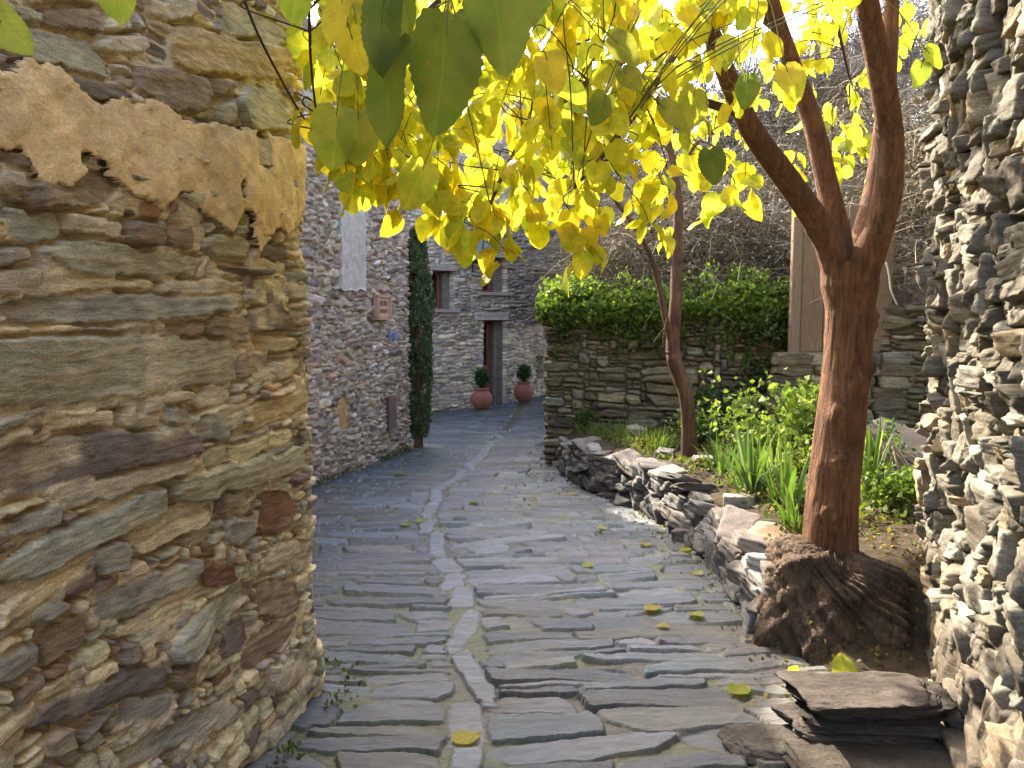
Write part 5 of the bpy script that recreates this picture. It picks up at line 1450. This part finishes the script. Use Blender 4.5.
# ------------------------------------------------------------------ bare trees on the hill against the sky
M_bare = simple_mat('bare_bark', (.16, .135, .125), .85, .2, 20, .3)
def bare_tree(pos, H, label, seed):
    r = np.random.default_rng(seed)
    t = thing('bare_tree', label, 'tree', pos, group='bare trees on the hillside')
    mt = MB(); mbr = MB(); pos = np.asarray(pos, float)
    def grow(p, d, L, rad, lev, mb):
        n = 7; pts = [p]
        for k in range(n):
            d = d + r.normal(0, .14, 3) + [0, 0, .05]; d /= np.linalg.norm(d); pts.append(pts[-1] + d * L / n)
        pts = np.array(pts); add_tube(mb, pts, np.linspace(rad, rad * .45, n + 1), 6 if lev < 2 else 3, cap=False)
        if lev >= 4: return
        for k in range([9, 6, 6, 5][lev]):
            f = r.uniform(.30, 1.0); q = pts[min(n, int(f * n))]
            dd = d + r.normal(0, .65, 3); dd /= np.linalg.norm(dd)
            grow(q, dd, L * r.uniform(.4, .62), max(rad * .45, .004), lev + 1, mbr)
    grow(pos - [0, 0, .3], np.array([r.normal(0, .1), r.normal(0, .1), 1.0]), H * .62, H * .018, 0, mt)
    world_build(mt, 'trunk', M_bare, t); world_build(mbr, 'crown', M_bare, t)
for (px_, Y, H, lab, sd_) in ((585, 15.5, 3.6, 'bare twiggy tree on the bank just right of the far house', 1), (668, 16.5, 4.0, 'bare branching tree on the bank behind the slim young tree', 2),
                             (735, 15.0, 3.8, 'bare twiggy tree on the bank between the slim tree and the leaning tree', 3), (800, 14.0, 3.6, 'bare tree on the bank seen between the forks of the leaning tree', 4), (905, 12.0, 3.4, 'bare tree on the bank beside the top of the right wall', 5)):
    x_ = at(px_, 200, Y)[0]
    bare_tree((x_, Y, float(np.minimum(hill_z(np.array(x_), np.array(Y)), 6.1))), H, lab, sd_)

# ------------------------------------------------------------------ plants in the bed
rp = np.random.default_rng(66)
def bz(x, y): return float(bed_z(np.array(float(x)), np.array(float(y))))
def blade_plant(name, label, pos, n, L, w, cols, spread=.9, group=None, cat='plant', rad=.07, stiff=.5):
    mb = MB(); pos = np.asarray(pos, float)
    for k in range(n):
        a = rp.uniform(0, 2 * PI); tilt = rp.uniform(.08, 1) * spread; ln = L * rp.uniform(.6, 1.15)
        b = pos + [math.cos(a) * rad * rp.random(), math.sin(a) * rad * rp.random(), -.02]
        t = np.linspace(0, 1, 9)
        out = tilt * ln * (t * .55 + .6 * t ** 2.2 * (1 - stiff)); up = ln * (t * math.cos(tilt * .6) - .75 * (1 - stiff) * tilt * t ** 2.4)
        c = b + np.stack([out * math.cos(a), out * math.sin(a), up], 1)
        sd_ = np.array([-math.sin(a + rp.normal(0, .3)), math.cos(a), 0]); ww = (w * np.minimum(1, .5 + 2 * t) * (1 - t ** 3) * rp.uniform(.7, 1.2))[:, None]
        mid = c + [0, 0, 0]; V = np.stack([c - sd_ * ww, mid - np.array([math.cos(a), math.sin(a), -.3]) * ww * .35, c + sd_ * ww], 1).reshape(-1, 3)
        uv = np.stack([np.tile([-.3, 0, .3], 9), np.repeat(t, 3), np.full(27, k)], 1)
        mb.add(V, grid_faces(9, 3), np.array(cols[rp.integers(len(cols))]) * rp.uniform(.8, 1.2), uv)
    o = mb.build(name, M_green, loc=pos); return tag(o, label, cat, group)
GB = [(.10, .17, .035), (.13, .21, .04), (.08, .14, .04), (.16, .23, .06)]
def bed_at(px, Y):
    x = at(px, 500, Y)[0]; return (x, Y, bz(x, Y))
blade_plant('iris_clump', 'grey green strap leaved clump behind the border wall, left of the trunk', bed_at(752, 5.75), 42, .62, .016, GB + [(.16, .22, .13)], .8, rad=.12)
blade_plant('iris_clump', 'bright strap leaved clump with folded broad leaf close against the trunk', bed_at(790, 5.25), 34, .55, .020, GB, .85, rad=.12)
blade_plant('iris_clump', 'upright fan of broad light green blades right of the leaning trunk', bed_at(868, 5.3), 20, .62, .024, [(.14, .23, .04), (.18, .26, .06), (.30, .36, .14)], .42, rad=.06, stiff=.8)
blade_plant('iris_clump', 'low arching strap leaves tucked between capstones and the trunk foot', bed_at(800, 4.75), 20, .36, .018, GB, 1.0, rad=.08)
for (px_, Y, n, L, lab) in ((625, 8.7, 150, .30, 'tuft of fine grass at the foot of the slim tree, left side'), (652, 8.0, 170, .30, 'thick grass tuft left of the slim trunk behind the capstones'), (600, 9.0, 90, .26, 'grass tuft where the border wall meets the garden wall'),
                            (735, 7.2, 120, .26, 'grass tuft in the middle of the bed right of the slim trunk'), (775, 6.9, 130, .28, 'grass tuft behind the strap leaved clumps'), (850, 6.5, 110, .3, 'grass tuft in the shade right of the leaning trunk')):
    blade_plant('grass_tuft', lab, bed_at(px_, Y), n, L, .0045, [(.10, .17, .03), (.14, .2, .04), (.20, .22, .06)], 1.0, 'grass tufts in the bed', 'grass', rad=.28, stiff=.3)
def bush(name, label, pos, H, R, n, size, cols, seed, stems=9, cat='shrub'):
    r = np.random.default_rng(seed); t = thing(name, label, cat, pos); pos = np.asarray(pos, float)
    ms = MB(); ml = MB(); tips = []
    for k in range(stems):
        a = r.uniform(0, 2 * PI); q = pos + [R * r.uniform(.2, 1) * math.cos(a), R * r.uniform(.2, 1) * math.sin(a), H * r.uniform(.55, 1)]
        P = smooth_path([pos, pos * .6 + q * .4 + [0, 0, .12 * H], q], 14); add_tube(ms, P, np.linspace(.007, .0025, 14), 4, (.20, .17, .06), cap=False); tips.append(P)
    T = np.vstack([p[4:] for p in tips])
    q = T[r.integers(len(T), size=n)] + r.normal(0, R * .22, (n, 3)) * [1, 1, .7]
    quad_leaves(ml, q, size, r, cols, up=.5, aspect=1.15, bend=.4)
    world_build(ms, 'stems', M_twig, t); world_build(ml, 'foliage', M_green, t)
LG = [(.20, .27, .05), (.26, .32, .07), (.15, .22, .04), (.30, .34, .10)]
bush('leafy_shrub', 'bright yellow green leafy shrub left of the leaning trunk', bed_at(806, 6.5), .75, .34, 900, .075, LG, 1, 16)
bush('leafy_shrub', 'lower leafy shrub in full light behind the strap leaved clumps', bed_at(768, 6.6), .50, .40, 900, .055, LG, 2, 16)
bush('leafy_shrub', 'sprawling low green shrub at the right wall behind the stump', bed_at(893, 4.95), .34, .22, 700, .045, [(.14, .21, .04), (.18, .25, .05), (.10, .16, .03)], 3, 14)
bush('leafy_shrub', 'dark leafy shrub right of the trunk near the boulder', bed_at(868, 5.9), .45, .25, 500, .05, GB, 4, 12)
bush('tall_weed', 'thin tall weed with sparse pale leaf tufts beside the slim trunk', bed_at(722, 7.4), .85, .22, 80, .07, LG, 5, 5, 'weed')
bush('tall_weed', 'leggy pale weed with bent stems in front of the garden wall', bed_at(745, 7.9), .75, .30, 90, .065, LG, 6, 5, 'weed')
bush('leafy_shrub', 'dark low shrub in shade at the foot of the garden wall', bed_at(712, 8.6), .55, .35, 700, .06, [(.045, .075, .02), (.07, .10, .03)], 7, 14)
bush('leafy_shrub', 'small rounded weed clump at the garden wall corner', bed_at(585, 9.35), .30, .2, 300, .05, [(.07, .11, .025), (.10, .14, .03)], 8, 10)
blade_plant('iris_clump', 'pale lit strap leaved clump between the shrub and the border capstones', bed_at(772, 6.2), 46, .50, .013, [(.22, .29, .08), (.18, .25, .06), (.30, .35, .14)], 1.0, rad=.16)
blade_plant('iris_clump', 'dark green strap leaved clump beside the slim trunk, right of it', bed_at(722, 6.6), 30, .42, .012, GB, .9, rad=.12)
bush('leafy_shrub', 'loose pale leafy shrub just left of the leaning trunk, lowest in its row', bed_at(812, 5.9), .42, .26, 500, .05, LG, 9, 12)
bush('leafy_shrub', 'knee high green shrub right behind the slim trunk', bed_at(700, 7.9), .38, .28, 450, .05, [(.10, .16, .03), (.14, .19, .04)], 10, 12)
for (px_, Y, sz_, c_, lab) in ((702, 7.0, (.26, .2, .12), (.24, .21, .16), 'low tan stone in the bed right of the slim trunk'), (664, 7.6, (.2, .18, .1), (.2, .185, .16), 'small grey stone in the grass left of the slim trunk'), (738, 5.6, (.22, .2, .12), (.22, .2, .17), 'grey stone at the root of the strap leaved clump')):
    g_ = bed_at(px_, Y); rock_thing('garden_rock', lab, (g_[0], g_[1], g_[2] + .02), sz_, c_, (0, 0, px_), px_, planes=10)
# stone pier below the timber door
pier = MB()
for k in range(7):
    for j in range(4):
        add_rock(pier, (x0_ - .08 + j * .36 + rd.normal(0, .03), dY + .06, .42 + k * .125), (.40, .30, .145), rd, PALG[rd.integers(5)][:3], (0, 0, rd.normal(0, .1)), planes=7, rough=.06)
tag(pier.build('stone_pier', M_garden, loc=((x0_ + x1_) / 2, dY, .4)), 'rough brown stonework under the timber door behind the leaning tree', 'stone pier')
# low ground cover
gc = MB(); n = 11000
y = rp.uniform(4.6, 9.2, n); x = lw_x(y) + .25 + rp.uniform(0, 1, n) * 2.6
ok = fbm(x * 1.7, y * 1.7, 23, 3) > -.22; x, y = x[ok], y[ok]
z = bed_z(x, y) + rp.uniform(0, .10, len(x))
quad_leaves(gc, np.stack([x, y, z], 1), .045, rp, [(.10, .15, .03), (.14, .18, .04), (.18, .19, .05), (.22, .16, .07), (.09, .10, .03)], up=.6, aspect=1.4)
tag(gc.build('ground_cover', M_green, loc=(2, 7, .4)), kind='stuff')
# moss and tiny weeds along wall feet and paving joints
wd = MB()
def foot(path, ua, ub, n, off, zs):
    u = rp.uniform(ua, ub, n); k = vn(u * 3, u * 0, 9) > .45; u = u[k]
    p = path.p(u) + path.n(u) * (off + np.abs(rp.normal(0, .05, len(u))))[:, None]
    z = np.array([lane_z(a, b) for a, b in p]) + rp.uniform(0, zs, len(u))
    quad_leaves(wd, np.column_stack([p, z]), .03, rp, [(.07, .10, .02), (.10, .13, .03), (.13, .11, .04)], up=.9, aspect=1.6)
foot(PB, 3.5, 7.3, 900, .07, .06); foot(PF, 4.0, 6.8, 500, .10, .08); foot(PA, 2.4, 4.0, 260, .14, .02)
tag(wd.build('small_weeds', M_green, loc=(-1, 8, 0)), kind='stuff')

# litter of small brown leaf bits along the foot of the border wall and round the stump
lt_ = MB(); n = 420
y = rp.uniform(2.9, 8.6, n); x = lw_x(y) - np.abs(rp.normal(0, .12, n)) - .03
z = np.array([lane_top(a, b) for a, b in zip(x, y)]) + .002
quad_leaves(lt_, np.column_stack([x, y, z]), .028, rp, [(.22, .14, .05), (.30, .22, .06), (.14, .09, .05), (.40, .33, .08)], up=.0, aspect=1.4)
n = 500; x = rp.uniform(1.5, 2.3, n); y = rp.uniform(3.5, 4.9, n)
quad_leaves(lt_, np.column_stack([x, y, bed_z(x, y) + .015]), .03, rp, [(.22, .14, .05), (.30, .24, .06), (.12, .08, .04), (.09, .12, .03)], up=.1, aspect=1.4)
tag(lt_.build('leaf_litter', M_green, loc=(1.3, 5, 0)), kind='stuff')
# ------------------------------------------------------------------ fallen leaves, each lying by itself
FALL = [((468, 733), .115, (.70, .56, .10), 'curled yellow leaf lying on the long central channel stone'), ((741, 687), .115, (.50, .50, .06), 'crumpled yellow green leaf on the slate beside the stump'),
        ((654, 611), .10, (.70, .52, .10), 'ochre yellow leaf in the middle of the slabs right of the channel'), ((697, 618), .10, (.48, .48, .08), 'olive yellow leaf just right of the ochre one on the slabs'),
        ((664, 627), .07, (.6, .5, .12), 'small folded yellow leaf between the ochre and olive leaves'), ((646, 546), .10, (.62, .56, .14), 'pale yellow leaf near the foot of the border wall'),
        ((588, 567), .09, (.62, .60, .16), 'pale leaf alone in the right half of the paving'), ((686, 552), .09, (.60, .55, .10), 'yellow leaf touching the base of the border wall'),
        ((700, 548), .10, (.50, .48, .08), 'olive leaf under the overhanging border stones'), ((699, 575), .08, (.62, .56, .18), 'whitish yellow leaf on the grey slabs by the uprights'),
        ((722, 568), .08, (.55, .5, .08), 'yellow leaf caught at the foot of the upright slabs'), ((401, 473), .12, (.45, .42, .06), 'dull yellow leaf near the purple house wall'),
        ((420, 521), .10, (.60, .58, .12), 'yellow leaf resting beside the channel half way up'), ((475, 502), .10, (.45, .45, .10), 'small leaf far up the paving right of the channel'),
        ((404, 526), .10, (.5, .5, .14), 'pale leaf left of the channel half way up'), ((572, 495), .10, (.62, .60, .22), 'pale leaf in the dirt at the start of the border wall'),
        ((602, 530), .09, (.6, .56, .2), 'pale leaf on bare dirt under the border wall'), ((715, 455), .0, None, '')]
rf = np.random.default_rng(14)
for (p, s_, c, lab) in FALL:
    if c is None: continue
    g = ground(*p); z = max(lane_top(g[0], g[1]) - .004, lane_z(g[0], g[1]) - .03)
    mb = MB(); a = rf.uniform(0, 2 * PI)
    V, F_, uv = leaf_template(11, rf.uniform(.15, .5), rf.uniform(-.35, .1), .46, .02)
    V = V - [0, .5, 0]; V[:, 2] -= V[:, 2].min(); V = V * s_ * .98
    V[:, 2] += .006
    ca, sa = math.cos(a), math.sin(a)
    V = np.stack([V[:, 0] * ca - V[:, 1] * sa, V[:, 0] * sa + V[:, 1] * ca, V[:, 2]], 1)
    mb.add(V, F_, np.array(c) * .9, uv)
    o = mb.build('fallen_leaf', M_leaf); o.location = (g[0], g[1], z + .004); tag(o, lab, 'fallen leaf', 'fallen leaves on the lane')
# one leaf stands upright against the stump, one lies by its foot
for (b_, t_, Y, c, lab) in (((845, 684), (843, 652), 3.18, (.50, .50, .07), 'olive yellow leaf standing upright against the stump on the slate block'), ((788, 679), (806, 681), 3.3, (.45, .44, .06), 'yellow leaf lying at the left foot of the stump')):
    B_ = at(*b_, Y); T_ = at(*t_, Y + .08); mb = MB()
    add_leaf(mb, (0, 0, 0), T_ - B_, (0, -1, .4), float(np.linalg.norm(T_ - B_)), np.array(c), rf, LTH)
    o = mb.build('fallen_leaf', M_leaf); o.location = tuple(B_); tag(o, lab, 'fallen leaf', 'fallen leaves on the lane')

# ------------------------------------------------------------------ dry vine stem running down the left wall
cp_ = []
for (x, y) in ((214, -30), (222, 0), (238, 38), (258, 75), (280, 112), (300, 140), (311, 156)):
    u, v = px_on_wall(PA, x, y); cp_.append(wall_point(PA, np.array([u]), np.array([v]), np.array([.085]))[0])
mb = MB(); add_tube(mb, smooth_path(cp_, 50), np.linspace(.0055, .004, 50), 6, (1, 1, 1))
tag(mb.build('vine_stem', simple_mat('dark_vine', (.035, .025, .018), .7, .3, 40, .3), loc=cp_[2]), 'thin dark stem running slantwise down the upper left wall', 'vine')
# pale bent wire behind the trunk
wY = 5.9
mb = MB(); P = smooth_path([at(886, 262, wY), at(889, 275, wY), at(891, 290, wY), at(897, 305, wY)], 20); add_tube(mb, P, .006, 5, (1, 1, 1))
tag(mb.build('dry_stalk', simple_mat('pale_stalk', (.5, .45, .38), .8, .2, 30, .2), loc=P[0]), 'pale dry stalk hanging in the shadow right of the trunk fork', 'stalk')
